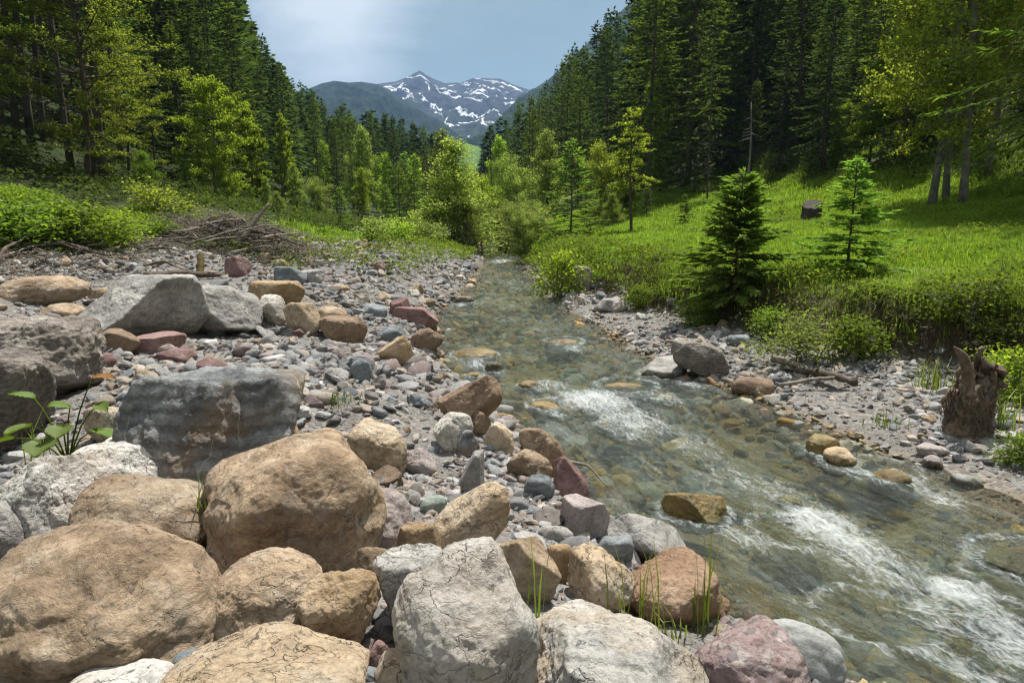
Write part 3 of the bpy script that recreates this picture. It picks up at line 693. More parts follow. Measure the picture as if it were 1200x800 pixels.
# ------------------------------------------------------------------ trees
M_bark_spruce = wood_mat('spruce bark', (.05, .04, .033), (.17, .15, .13), (9, 9, 3))
M_bark_grey = wood_mat('grey bark', (.10, .095, .085), (.30, .29, .27), (6, 6, 5))
M_bark_brown = wood_mat('brown bark', (.06, .045, .033), (.16, .125, .095), (10, 10, 3))
M_spruce_dark = leaf_mat('dark spruce needles', (.034, .062, .022), (.10, .145, .046), .34)
M_spruce_mid = leaf_mat('spruce needles', (.06, .10, .026), (.17, .235, .06), .42)
M_spruce_light = leaf_mat('fresh spruce needles', (.085, .15, .035), (.29, .39, .085), .58, (1.1, 1.3, .6, 1))
M_leaf_yellow = leaf_mat('bright spring leaves', (.17, .26, .035), (.38, .48, .075), .68)
M_leaf_pale = leaf_mat('pale willow leaves', (.16, .22, .065), (.36, .42, .14), .56)
M_leaf_feather = leaf_mat('feathery alder leaves', (.20, .27, .075), (.42, .48, .16), .6)
M_leaf_beech = leaf_mat('beech leaves', (.11, .16, .028), (.32, .37, .08), .64)
M_leaf_olive = leaf_mat('olive young leaves', (.16, .21, .035), (.38, .42, .085), .65)
M_leaf_brown = leaf_mat('brown budding twigs', (.13, .125, .05), (.22, .21, .08), .4, (1.1, 1.1, .7, 1))
M_herb = leaf_mat('herb leaves', (.09, .15, .022), (.24, .33, .05), .54)
M_grass = leaf_mat('meadow grass', (.14, .23, .03), (.30, .41, .065), .58, patch=(.15, .24, .035))
M_turf = leaf_mat('hanging turf and roots', (.05, .07, .02), (.16, .15, .05), .3, (1.1, 1.1, .7, 1))

def spruce(name, H, rad, seed, z0=.05, gap=.34, nb=6, spray=.42, sw=.13, dens=1.0, droop=.25, needle=M_spruce_dark, bark=M_bark_spruce, drop=.1, prof=.8, fork=None, lift=.35, deadtwigs=0, tk=.0060, wild=1.0):
    rng = np.random.default_rng(seed)
    B, D, S, L, W = [], [], [], [], []
    wood = Acc()
    lean = rng.normal(size=2) * .005 * H
    tz = np.linspace(-.02, 1, 14)
    path = np.stack([lean[0] * tz ** 2 + .004 * H * np.sin(tz * 7 + seed), lean[1] * tz ** 2, tz * H], 1)
    tr = (H * tk) * (1 - tz) ** .9 + .006; tr[0] *= 1.35; tr[1] *= 1.08
    wood.tube(path, tr, 8)
    stems = [(path, 1.0, z0)]
    if fork:
        s0, ang, hh = fork
        b = np.array([np.interp(s0, tz, path[:, k]) for k in range(3)])
        q = np.linspace(0, 1, 8)
        out = np.stack([q * hh * .35 * math.cos(ang) * (1 - .4 * q), q * hh * .35 * math.sin(ang) * (1 - .4 * q), q * hh], 1) + b
        wood.tube(out, .006 * H * (1 - q) + .006, 6); stems.append((out, hh / H, .12))
    for path_, fr, zz in stems:
        zt = path_[:, 2]; zb = zt[0]; Hs = zt[-1] - zb
        z = zz * Hs
        while z < Hs * .985:
            rel = (z - zz * Hs) / (Hs * (1 - zz))
            n = max(3, int(nb * rng.uniform(.7, 1.3)))
            a0 = rng.uniform(0, 6.28)
            for k in range(n):
                if rng.random() < drop: continue
                az = a0 + k * 6.283 / n + rng.normal() * .25
                low = min(1.0, .55 + rel * 6)
                Lb = rad * fr ** .6 * ((1 - rel) ** prof) * low * rng.uniform(.62 / wild ** .6, 1.10 + .04 * wild) + .03 * H * .25
                el = -.28 * droop / .25 + (lift + .28 * droop / .25) * rel ** .9 + rng.normal() * .07 * wild
                zc = min(z + rng.normal() * gap * .55, Hs * .97)
                base = np.array([np.interp(zc + zb, zt, path_[:, 0]), np.interp(zc + zb, zt, path_[:, 1]), zc + zb])
                hd = np.array([math.cos(az), math.sin(az), 0]); sd = np.array([-hd[1], hd[0], 0])
                s = np.linspace(0, 1, 6)
                P = base + hd * (Lb * s * math.cos(el))[:, None] + np.array([0, 0, 1.]) * (Lb * (math.sin(el) * s - droop * s * s * (1 - rel) + droop * .75 * s ** 3))[:, None] + sd * (Lb * .06 * rng.normal() * s ** 2)[:, None]
                if Lb > .35: wood.tube(P[:5], np.linspace(.011 * Lb + .004, .003, 5), 4, False)
                m = max(4, int(Lb / .075 * dens * (.42 / spray) ** .5))
                t = rng.uniform(.10 if rel > .3 else .16, 1, m) ** .8
                pb = np.stack([np.interp(t, s, P[:, k2]) for k2 in range(3)], 1)
                tg = unit(np.gradient(P, axis=0)); td = np.stack([np.interp(t, s, tg[:, k2]) for k2 in range(3)], 1)
                sgn = np.where(rng.random(m) < .5, -1., 1.)
                ang = rng.uniform(.45, 1.15, m) * (1 - .55 * t)
                d = td * np.cos(ang)[:, None] + sd * (np.sin(ang) * sgn)[:, None] + np.array([0, 0, 1.]) * rng.normal(-.22, .22, m)[:, None]
                d = unit(d)
                sv = unit(np.cross(d, np.array([0, 0, 1.]) + rng.normal(size=(m, 3)) * .55))
                B.append(pb); D.append(d); S.append(sv)
                L.append(spray * rng.uniform(.55, 1.25, m) * np.clip(1.25 - .75 * t, .35, 1) * min(1, .45 + Lb / (1.6 * spray + .3)))
                W.append(sw * rng.uniform(.6, 1.3, m))
            z += gap * (1 - .45 * rel) * rng.uniform(.75, 1.25)
        top = path_[-1]
        m = 10
        d = unit(rng.normal(size=(m, 3)) * .5 + np.array([0, 0, 1.3]))
        B.append(top + rng.uniform(-.3, 0, (m, 1)) * np.array([0, 0, .05 * H])); D.append(d); S.append(perp(d, rng)); L.append(np.full(m, spray * .55)); W.append(np.full(m, sw * .6))
    for k in range(deadtwigs):
        zc = rng.uniform(.06, z0) * H; az = rng.uniform(0, 6.28); Lb = rng.uniform(.3, 1.0) * rad * .6
        base = np.array([np.interp(zc, path[:, 2], path[:, 0]), np.interp(zc, path[:, 2], path[:, 1]), zc]); s = np.linspace(0, 1, 4)
        wood.tube(base + np.stack([math.cos(az) * s * Lb, math.sin(az) * s * Lb, -.25 * Lb * s + .05 * rng.normal() * s], 1), np.linspace(.018, .004, 4), 3, False)
    V, Q = kites(np.concatenate(B), np.concatenate(D), np.concatenate(S), np.concatenate(L), np.concatenate(W), -.06)
    return dict(trunk=wood.mesh('trunk ' + name, bark), crown=mk_mesh('crown ' + name, V, Q, needle, False), H=H)

def broadleaf(name, H, rad, seed, z0=.2, nlimb=34, leaf=.11, nleaf=9000, layer=.45, shape='oval', leafm=M_leaf_yellow, bark=M_bark_grey, el=(.25, .9), ntrunk=1, spread=.13, lean=(0, 0), trunk_r=.012, bias=None, clump=1.0):
    rng = np.random.default_rng(seed)
    wood = Acc(); C = []; CT = []
    for tkn in range(ntrunk):
        tz = np.linspace(-.02, 1, 12); ln = np.array(lean) + (rng.normal(size=2) * .12 if ntrunk > 1 else 0)
        ox, oy = (rng.normal(size=2) * .05 * H if ntrunk > 1 else (0, 0))
        path = np.stack([ox + ln[0] * H * np.abs(tz) ** 1.4 + .012 * H * np.sin(tz * 6 + seed + tkn), oy + ln[1] * H * np.abs(tz) ** 1.4 + .012 * H * np.cos(tz * 5 + seed), tz * H * .96 * rng.uniform(.85, 1) if tkn else tz * H * .96], 1)
        tr = trunk_r * H * (1 - tz) ** .8 / ntrunk ** .5 + .006; tr[0] *= 1.35
        wood.tube(path, tr, 8)
        for k in range(nlimb // ntrunk):
            rel = (k + rng.random()) / (nlimb // ntrunk); zrel = z0 + (1 - z0) * rel
            pr = {'oval': math.sin(math.pi * min(1, (rel * .88 + .12))) ** .6, 'cone': (1 - rel) ** .75 * min(1, .5 + 3 * rel), 'column': .75 * (1 - rel ** 3) * min(1, .6 + 2 * rel)}[shape]
            Lb = rad * pr * rng.uniform(.6, 1.12) + .04 * H
            az = k * 2.4 + rng.normal() * .5
            if bias is not None:
                bz, bs = bias; Lb *= 1 + bs * math.cos(az - bz)
            e = el[0] + (el[1] - el[0]) * rel + rng.normal() * .12
            base = np.array([np.interp(zrel, tz, path[:, j]) for j in range(3)])
            s = np.linspace(0, 1, 6)
            hd = np.array([math.cos(az) * math.cos(e), math.sin(az) * math.cos(e), math.sin(e)])
            P = base + hd * (Lb * s)[:, None] + np.array([0, 0, 1.]) * (-.10 * Lb * s ** 2 + .05 * Lb * rng.normal() * s ** 2)[:, None] + rng.normal(size=3) * (.08 * Lb) * (s ** 1.5)[:, None]
            wood.tube(P, np.linspace(.010 * Lb + .004, .003, 6), 5, False)
            nsub = max(3, int(5 + Lb * 3.0))
            for j in range(nsub):
                t = rng.uniform(.22, 1); b2 = np.array([np.interp(t, s, P[:, q]) for q in range(3)])
                d2 = unit(hd * .7 + rng.normal(size=3) * np.array([.7, .7, .7 * layer]))
                L2 = Lb * rng.uniform(.18, .42) * (1.15 - .5 * t)
                P2 = b2 + d2 * (L2 * np.linspace(0, 1, 4))[:, None]
                wood.tube(P2, np.linspace(.006 * L2 + .003, .002, 4), 3, False)
                C.append(P2); CT.append(L2)
    C = np.array(C); w = np.array(CT) ** 1.0; w /= w.sum()
    keep = rng.random(len(w)) > .12 * clump; w = w * keep * rng.uniform(.35, 1.6, len(w)); w /= w.sum()
    idx = rng.choice(len(w), nleaf, p=w); t = rng.uniform(.1, 1.05, nleaf) * 3; i0 = np.clip(t.astype(int), 0, 2); f = (t - i0)[:, None]
    pts = C[idx, i0] * (1 - f) + C[idx, i0 + 1] * f
    pts = pts + rng.normal(size=(nleaf, 3)) * spread * np.array([1, 1, .35 + .65 * layer]) * (rad * .35 + .2)
    d = unit(rng.normal(size=(nleaf, 3)) * np.array([1, 1, .6]) + np.array([0, 0, -.25]))
    up = unit(np.array([0, 0, 1.0]) + rng.normal(size=(nleaf, 3)) * .6)
    sv = unit(np.cross(d, up))
    L = leaf * rng.uniform(.6, 1.35, nleaf)
    V, Q = kites(pts, d, sv, L, L * .72, .12)
    return dict(trunk=wood.mesh('trunk ' + name, bark), crown=mk_mesh('crown ' + name, V, Q, leafm, False), H=H)

def plant_tree(kind, proto, x, y, H, label, cat='tree', group=None, crown=None, rz=None, wide=1.0, dz=-.05):
    t = link(kind, None, loc=(x, y, h1(x, y) + dz), rotz=random.uniform(0, 6.28) if rz is None else rz, label=label, cat=cat, group=group)
    s = H / proto['H']
    a = link('trunk', proto['trunk'], t); b = link('crown', proto['crown'], t)
    t.scale = (s * wide, s * wide, s)
    if crown: set_mat(b, crown)
    return t

def tree_px(kind, proto, px, top, d, label, **k):
    """Place a tree at distance d in the direction of a photo column, as tall as the photo shows it."""
    u = (px - 600) / 800.0; x, y = u * d, d
    zt = CAM_Z + d * math.tan(math.atan2(400 - top, 800) - PITCH)
    H = zt - h1(x, y)
    return plant_tree(kind, proto, x, y, H, label, **k)

SP = [spruce('far a', 22, 3.3, 1, gap=.55, spray=.62, sw=.2, dens=.62, z0=.04), spruce('far b', 22, 2.8, 2, gap=.6, spray=.6, sw=.2, dens=.6, z0=.1, droop=.35),
      spruce('far c', 22, 3.7, 3, gap=.6, spray=.66, sw=.22, dens=.58, z0=.06, prof=.7), spruce('far d', 22, 2.4, 4, gap=.62, spray=.55, sw=.18, dens=.6, z0=.18, drop=.22)]
SP_TALL = [spruce('tall a', 24, 2.9, 11, gap=.55, spray=.55, sw=.16, dens=.75, z0=.30, drop=.18, deadtwigs=40, tk=.0044), spruce('tall b', 24, 2.6, 12, gap=.6, spray=.55, sw=.16, dens=.75, z0=.38, drop=.2, deadtwigs=50, tk=.0044),
           spruce('tall c', 24, 3.2, 13, gap=.5, spray=.5, sw=.15, dens=.85, z0=.12, drop=.12, deadtwigs=20)]
SP_YOUNG = [spruce('young a', 3.0, 1.15, 21, gap=.11, nb=8, spray=.25, sw=.06, dens=2.8, droop=.24, drop=.24, wild=2.4, needle=M_spruce_light, z0=.07, prof=.72, fork=(.42, 2.2, 1.35), lift=.55),
            spruce('young b', 3.0, 1.05, 22, gap=.145, nb=7, spray=.24, sw=.055, dens=2.6, drop=.2, wild=2.2, droop=.12, needle=M_spruce_light, z0=.09, prof=.85, lift=.5),
            spruce('young c', 3.0, .85, 23, gap=.22, nb=5, spray=.19, sw=.04, dens=1.8, droop=.10, needle=M_spruce_mid, z0=.12, prof=.8, lift=.6, drop=.2),
            spruce('young d', 5.0, 1.45, 24, gap=.24, nb=7, spray=.32, sw=.07, dens=1.2, droop=.2, needle=M_spruce_light, z0=.06, prof=.8, lift=.5)]
ALD = [broadleaf('alder a', 5, 1.5, 31, z0=.08, nlimb=44, leaf=.085, nleaf=15000, shape='cone', leafm=M_leaf_pale, el=(.25, 1.0), layer=.8, spread=.2),
       broadleaf('alder b', 5, 1.35, 32, z0=.06, nlimb=40, leaf=.085, nleaf=13000, shape='oval', leafm=M_leaf_pale, el=(.3, 1.1), layer=.9, ntrunk=3, spread=.2),
       broadleaf('alder c', 7, 1.7, 33, z0=.1, nlimb=44, leaf=.11, nleaf=12000, shape='cone', leafm=M_leaf_pale, el=(.3, 1.0), layer=.8, spread=.18)]
BRD = [broadleaf('bright a', 10, 2.9, 41, z0=.12, nlimb=46, leaf=.17, nleaf=14000, shape='oval', leafm=M_leaf_yellow, layer=.45, spread=.13, clump=2),
       broadleaf('bright b', 10, 1.9, 42, z0=.08, nlimb=44, leaf=.17, nleaf=11000, shape='column', leafm=M_leaf_yellow, layer=.6, spread=.14, clump=2),
       broadleaf('beech', 14, 4.6, 43, z0=.08, nlimb=60, leaf=.13, nleaf=26000, shape='oval', leafm=M_leaf_beech, layer=.14, spread=.075, el=(.02, .55), bark=M_bark_brown, clump=2.5),
       broadleaf('birch', 13, 2.7, 44, z0=.15, nlimb=56, leaf=.115, nleaf=15000, shape='oval', leafm=M_leaf_olive, layer=.5, spread=.1, el=(-.1, .8), trunk_r=.0085, clump=2.5),
       broadleaf('maple', 9, 3.2, 45, z0=.15, nlimb=44, leaf=.16, nleaf=15000, shape='oval', leafm=M_herb, layer=.25, spread=.09, el=(.0, .7), clump=2)]
BUSH = [broadleaf('bush a', 1.0, .62, 51, z0=.02, nlimb=26, leaf=.075, nleaf=1900, shape='oval', leafm=M_herb, layer=.9, ntrunk=4, spread=.3, el=(.3, 1.1)),
        broadleaf('bush b', 1.0, .7, 52, z0=.02, nlimb=22, leaf=.06, nleaf=2200, shape='oval', leafm=M_leaf_pale, layer=.9, ntrunk=4, spread=.3, el=(.2, 1.0))]

SKY_PX = [-400, 280, 300, 322, 345, 372, 384, 392, 405, 422, 440, 470, 505, 530, 536, 562, 570, 600, 625, 645, 668, 690, 720, 745, 762, 1600]
SKY_PY = [-900, -80, 5, 50, 84, 100, 116, 138, 112, 136, 122, 134, 138, 150, 190, 190, 140, 122, 106, 82, 44, 28, -6, -40, -200, -1200]
def cap_height(x, y, H):
    z = h1(x, y); px, _ = topix(x, y, z)
    py = np.interp(px, SKY_PX, SKY_PY) + abs(random.gauss(0, 22)) + 2
    zt = CAM_Z + y * math.tan(math.atan2(400 - py, 800) - PITCH)
    return min(H, zt - z)

G_FL, G_FR, G_FC = 'spruces of the shaded slope behind the gravel bank', 'spruces of the dark slope above the meadow', 'trees filling the valley floor'
# -- trees one can tell apart
tree_px('alder', ALD[0], 533, 160, 29, 'pale green single-stemmed alder standing at the bend where the stream disappears', rz=1.0, wide=1.45, crown=M_leaf_feather)
tree_px('spruce', SP_YOUNG[3], 488, 196, 33, 'compact dark green spruce tucked behind the pale alder at the stream bend', crown=M_spruce_mid)
tree_px('spruce', SP_YOUNG[3], 402, 218, 26, 'squat yellow-green spruce on the grassy edge of the gravel bank', crown=M_spruce_light, wide=1.35)
tree_px('spruce', SP_YOUNG[3], 432, 236, 27, 'small bushy spruce touching the squat yellow-green spruce beside the gravel', crown=M_spruce_mid, wide=1.2)
tree_px('spruce', SP_YOUNG[3], 668, 162, 24.5, 'bright green young spruce standing at the tip of the meadow above the stream', wide=1.5, crown=M_spruce_light)
tree_px('spruce', SP_YOUNG[3], 690, 196, 27.5, 'darker spruce half hidden behind the bright young spruce at the meadow tip', crown=M_spruce_mid)
tree_px('alder', ALD[1], 612, 180, 37, 'pale loose willow just past the stream bend on the meadow side', wide=1.0)
tree_px('alder', ALD[2], 640, 150, 40, 'tall pale green alder behind the bright young spruce', wide=1.1)
tree_px('alder', ALD[1], 705, 165, 34, 'pale multi-stemmed alder behind the thin bare-trunked tree', crown=M_leaf_olive)
tree_px('alder', ALD[1], 590, 232, 33, 'low pale willow leaning over the stream at its vanishing point', wide=1.3)
tree_px('alder', ALD[1], 556, 222, 35, 'low pale alder filling the gap beside the single-stemmed alder', wide=1.2)
tree_px('larch', broadleaf('larch', 6, 1.5, 46, z0=.38, nlimb=40, leaf=.09, nleaf=4200, shape='cone', leafm=M_leaf_olive, layer=.2, spread=.07, el=(-.1, .35), bark=M_bark_brown), 736, 118, 24, 'slender olive tree with a bare lower trunk alone on the meadow', rz=.4)
tree_px('spruce', SP_YOUNG[1], 799, 226, 25, 'tiny dark spruce alone on the open meadow with its own shadow', crown=M_spruce_mid, wide=1.15)
tree_px('spruce', SP_YOUNG[2], 766, 246, 29, 'very small spruce seedling near the dark forest edge on the meadow', wide=1.3)
tree_px('spruce', SP_YOUNG[0], 862, 197, 9.9, 'forked young spruce on the eroded lip of the meadow bank', rz=5.3, wide=1.4)
tree_px('spruce', SP_YOUNG[1], 992, 182, 9.6, 'straight young spruce with an open airy crown on the meadow bank', rz=.8, wide=1.6)
tree_px('spruce', SP_YOUNG[2], 1078, 318, 8.2, 'sparse leaning spruce sapling on the bank near the upright root stump', rz=2.0, wide=1.7)
tree_px('spruce', SP_YOUNG[2], 1172, 292, 7.8, 'sparse spruce sapling with a dark thin stem behind the upright root stump', rz=4.0, wide=1.8)
tree_px('spruce', SP_YOUNG[2], 910, 232, 21, 'little spruce beside the cut tree stump on the meadow', wide=1.2)
tree_px('spruce', SP_YOUNG[1], 1232, 305, 6.9, 'bushy young spruce at the very edge of the bank past the root stump', rz=1.0, wide=1.3)
tree_px('beech', BRD[2], 118, -130, 22, 'wide beech with layered sunlit branches sweeping out over the bramble thicket', rz=.3, wide=.95)
tree_px('beech', BRD[2], -10, -60, 19.5, 'beech with fresh light leaves at the edge of the forest next to bare trunks', rz=2.3, wide=.75, crown=M_leaf_beech)
tree_px('beech', BRD[2], 165, 40, 27, 'smaller brown-tinged beech between the wide beech and the dark spruces', crown=M_leaf_olive, rz=1.2, wide=.8)
tree_px('maple', BRD[0], 262, 88, 28, 'bright yellow-green maple glowing in front of the dark spruces', wide=1.0, rz=.2)
tree_px('maple', BRD[1], 302, 118, 33, 'yellow-green maple crown touching the brightest maple on its stream side', wide=1.0)
tree_px('maple', BRD[1], 341, 132, 46, 'narrow bright green maple standing alone like a column before the spruce ridge', wide=.85)
tree_px('alder', ALD[2], 352, 190, 38, 'grey-green willow under the narrow bright maple', wide=1.1)
tree_px('alder', ALD[2], 318, 205, 31, 'light green bushy alder below the yellow-green maples')
tree_px('alder', ALD[1], 290, 232, 26, 'small pale alder behind the heap of driftwood branches', crown=M_leaf_yellow)
tree_px('alder', ALD[2], 428, 195, 52, 'light green alder between dark spruces on the valley floor', crown=M_leaf_yellow)
tree_px('alder', ALD[2], 458, 178, 70, 'pale broad alder deep in the valley among spruces', crown=M_leaf_yellow)
tree_px('maple', BRD[1], 758, 82, 44, 'pale yellow maple lit up against the dark spruce wall above the meadow', wide=.8)
tree_px('maple', BRD[1], 728, 150, 38, 'mid green leafy tree in front of the dark spruce wall', crown=M_herb)
tree_px('maple', BRD[4], 1018, 62, 30, 'spreading bright green maple at the forest edge above the meadow', rz=.9)
tree_px('maple', BRD[4], 975, 120, 33, 'lower bright green maple beside the spreading maple on the meadow edge', rz=2.9, wide=.8)
for k, (px, d, H, lab) in enumerate([(1087, 20.0, 13.5, 'birch nearest the spreading maple in the clump on the meadow'), (1101, 20.8, 12.5, 'leaning birch in the middle of the clump on the meadow'), (1112, 19.2, 14, 'birch with the palest trunk in the clump on the meadow'), (1140, 21.5, 12.5, 'birch on the forest side of the clump, its trunk tilted')]):
    u = (px - 600) / 800; plant_tree('birch', BRD[3], u * d, d, H, lab, group='birches in a clump on the meadow', rz=k * 1.7 + .3, wide=.85)
plant_tree('spruce', spruce('edge spruce', 15, 3.6, 61, gap=.36, spray=.34, sw=.06, dens=1.15, droop=.3, needle=M_spruce_light, z0=.1, prof=.6), 11.5, 14.0, 15, 'tall light green spruce with drooping boughs at the frame edge above the birch clump', cat='tree', rz=.5)
for px, top, d, lab, wd in [(232, -140, 42, 'massive dark spruce behind the brightest maple', 1.15), (205, -60, 43, 'dark spruce shadowing the beech from behind', 1.1), (292, -62, 50, 'dark spruce whose tip marks the start of the open sky', 1.0), (318, 62, 56, 'dark spruce on the ridge just below the first open sky', 1.0), (262, -70, 46, 'dark drooping spruce behind the two yellow-green maples', 1.1)]:
    tree_px('spruce', SP_TALL[2], px, top, d, lab, wide=wd, crown=M_spruce_dark)
for k, (px, d, lab) in enumerate([(20, 24, 'tall spruce with a bare straight trunk, first of the row in the dark forest'), (42, 25, 'tall spruce with a pale bare trunk standing close to a twin trunk'), (56, 25.4, 'tall spruce with a bare trunk right next to the pale twin trunk'), (96, 25.5, 'tall spruce with a thick bare trunk rooted just above the bramble thicket'), (122, 24.5, 'thin bare-trunked spruce in the gloom behind the layered beech'), (134, 24.0, 'bare-trunked spruce beneath the layered beech boughs'), (74, 27, 'thin dark spruce trunk deep between the bare trunks'), (8, 27.5, 'dim bare spruce trunk at the rear of the trunk row'), (-30, 23, 'tall bare-trunked spruce partly past the frame edge by the thicket')]):
    u = (px - 600) / 800; plant_tree('spruce', SP_TALL[k % 2], u * d, d, 24 + (k % 3), lab, rz=k * 1.1, crown=M_spruce_mid, group='bare-trunked spruces at the forest edge')
u = (868 - 600) / 800
dt = link('dead_tree', None, loc=(u * 33, 33, h1(u * 33, 33)), label='dead pole-like spruce with a pale bare trunk in front of the dark forest', cat='tree')
a = Acc(); tz = np.linspace(0, 1, 8); a.tube(np.stack([.1 * np.sin(3 * tz), .05 * tz, 4.6 * tz - .1], 1), .08 * (1 - .8 * tz), 7)
for k in range(16):
    z = random.uniform(1.0, 4.2); az = random.uniform(0, 6.28); l = random.uniform(.2, .6)
    a.tube(np.array([[0.05, 0, z], [math.cos(az) * l * .6, math.sin(az) * l * .6, z - .05], [math.cos(az) * l, math.sin(az) * l, z - .15]]), [.014, .008, .003], 3, False)
link('trunk', a.mesh('dead trunk', M_bark_grey), dt)

for k, (px, top, d, pr, mt, lab) in enumerate([
    (205, 205, 24, 3, 0, 'small dark spruce standing behind the hazel bush in the forest edge'), (228, 190, 27, 3, 1, 'young spruce in front of the dark forest behind the driftwood heap'), (250, 222, 23, 9, 2, 'light green sapling right behind the landward end of the driftwood heap'),
    (330, 222, 27, 9, 3, 'pale sapling rising behind the tip of the steep bleached branch'), (362, 226, 29, 3, 1, 'small spruce between the pale sapling and the squat yellow-green spruce'), (378, 205, 36, 8, 3, 'pale alder behind the squat yellow-green spruce'),
    (455, 215, 36, 3, 1, 'young spruce behind the small bushy spruce on the grassy edge'), (470, 190, 42, 3, 0, 'dark young spruce on the valley floor beside the compact one at the bend'), (515, 192, 37, 3, 0, 'dark spruce close behind the pale single-stemmed alder'), (180, 175, 25, 9, 4, 'shaded leafy sapling under the layered beech'),
    (552, 222, 28, 8, 3, 'pale alder shrub whose twigs hang over the far end of the stream'), (618, 236, 26, 8, 3, 'pale alder shrub on the meadow side of the far stream'), (583, 246, 34, 8, 2, 'bright alder shrub closing the view where the stream vanishes'), (478, 178, 50, 3, 1, 'mid green spruce before the bend in a gap of the dark spruces'), (502, 205, 36, 3, 0, 'dark spruce between the compact dark spruce and the pale alder'), (570, 205, 44, 8, 2, 'bright green alder seen over the vanishing stream'),
    (350, 240, 25, 9, 2, 'low bright sapling at the grassy end of the driftwood heap'), (300, 214, 29, 3, 1, 'spruce sapling behind the middle of the driftwood heap'), (270, 200, 27, 8, 2, 'bright alder under the brightest maple'), (630, 232, 29, 8, 3, 'pale shrubby alder between the stream and the bright young spruce'), (715, 225, 30, 9, 3, 'small pale alder behind the slender olive tree'), (755, 215, 33, 3, 0, 'dark young spruce at the forest edge behind the slender olive tree')]):
    tree_px('spruce' if pr == 3 else 'alder', SP_YOUNG[3] if pr == 3 else ALD[pr - 8 + 1] if pr == 8 else ALD[0], px, top, d, lab, crown=[M_spruce_mid, M_spruce_light, M_leaf_yellow, M_leaf_pale, M_herb][mt], wide=1.25)

# -- the forest behind, tree by tree
placed = []
def free(x, y, gap_):
    for a_, b_ in placed:
        if (a_ - x) ** 2 + (b_ - y) ** 2 < gap_ * gap_: return False
    placed.append((x, y)); return True
rr = np.random.default_rng(99)
def shade(side, y, edge):
    far = 'far up the valley' if y > 75 else 'in the middle distance' if y > 42 else 'among the first rows'
    return far
n_l = n_r = n_c = 0
tries = 0
while n_l < 88 and tries < 9000:
    tries += 1
    y = 20 + 130 * rr.random() ** 1.3; off = rr.exponential(11) + np.interp(y, [18, 24, 34, 50, 80, 150], [14.5, 12.5, 8, 5.5, 3, 3])
    x = xL(y) - off
    px, _ = topix(x, y, 4.0)
    if px < -90 or px > 420: continue
    if y < 29 and px > 40: continue
    if 212 < px < 378 and y < 52: continue      # keeps the sunlit maples at the forest edge in the open
    if not free(x, y, 3.0 + .012 * y + .10 * (off - 10)): continue
    H = cap_height(x, y, rr.uniform(17, 27))
    if H < 6: continue
    plant_tree('spruce', SP[rr.integers(4)] if y > 34 else SP_TALL[rr.integers(3)], x, y, H, 'dark spruce ' + shade('l', y, off) + ' on the shaded slope behind the gravel bank', group=G_FL + ', ' + shade('l', y, off), crown=[M_spruce_dark, M_spruce_mid, M_spruce_mid][rr.integers(3)], wide=rr.uniform(.9, 1.25)); n_l += 1
tries = 0
while n_r < 105 and tries < 9000:
    tries += 1
    y = 26 + 125 * rr.random() ** 1.3; off = rr.exponential(10) + np.interp(y, [22, 27, 33, 40, 60, 150], [21, 8.5, 8, 7.5, 6, 5])
    x = xR(y) + off
    px, _ = topix(x, y, 5.0)
    if px < 618 or px > 1290: continue
    if y < 34 and 760 < px < 1010: continue
    if y < 46 and 850 < px < 1010: continue      # the meadow runs up here
    if not free(x, y, 2.8 + .010 * y + .06 * (off - 8)): continue
    H = cap_height(x, y, rr.uniform(18, 27))
    if x > 9 and y < 44: H = min(H, rr.uniform(9, 14))      # low growth behind the sunlit birches
    if H < 6: continue
    plant_tree('spruce', SP[rr.integers(4)] if y > 40 else SP_TALL[rr.integers(3)], x, y, H, 'dark spruce ' + shade('r', y, off) + ' on the forested slope above the meadow', group=G_FR + ', ' + shade('r', y, off), crown=[M_spruce_dark, M_spruce_dark, M_spruce_mid][rr.integers(3)], wide=rr.uniform(.9, 1.2)); n_r += 1
tries = 0
while n_c < 62 and tries < 9000:
    tries += 1
    y = 44 + 110 * rr.random(); u = rr.uniform(-.27, .09); x = u * y
    if not free(x, y, 2.6 + .012 * y): continue
    if -3 < x - .5 * (xL(y) + xR(y)) < 3 and y < 60: continue
    H = cap_height(x, y, rr.uniform(11, 22))
    if H < 3.5: continue
    px, _ = topix(x, y, 4.0)
    kindc = rr.random()
    if kindc < .72:
        plant_tree('spruce', SP[rr.integers(4)], x, y, H, 'dark spruce on the valley floor ' + ('beyond the gravel bank' if px < 480 else 'below the snowy mountain' if px < 600 else 'behind the pale alders'), group=G_FC, crown=[M_spruce_dark, M_spruce_mid][rr.integers(2)], wide=rr.uniform(.9, 1.2))
    else:
        plant_tree('alder', ALD[2], x, y, min(H, rr.uniform(6, 10)), 'light green leafy tree between spruces on the valley floor ' + ('beyond the gravel bank' if px < 480 else 'below the snowy mountain' if px < 600 else 'behind the pale alders'), group='leafy trees of the valley floor', crown=[M_leaf_yellow, M_leaf_pale, M_leaf_pale, M_leaf_yellow, M_leaf_brown][rr.integers(5)]); n_c += 0
    n_c += 1

n_e = tries = 0
while n_e < 64 and tries < 6000:       # young growth that closes the forest under the tall trees
    tries += 1
    y = rr.uniform(26, 56); x = xR(y) + rr.uniform(14.5, 27) if rr.random() < .78 else xL(y) - rr.uniform(12.5, 24)
    px, _ = topix(x, y, 5.0)
    if px < -40 or px > 1260 or not free(x, y, 2.2): continue
    sd = 'above the meadow' if x > 0 else 'behind the gravel bank'
    plant_tree('spruce', SP[rr.integers(4)], x, y, cap_height(x, y, rr.uniform(5, 11)), 'half-grown spruce branched to the ground under the tall trees ' + sd, group='half-grown spruces ' + sd, crown=[M_spruce_dark, M_spruce_mid][rr.integers(2)], wide=1.25); n_e += 1

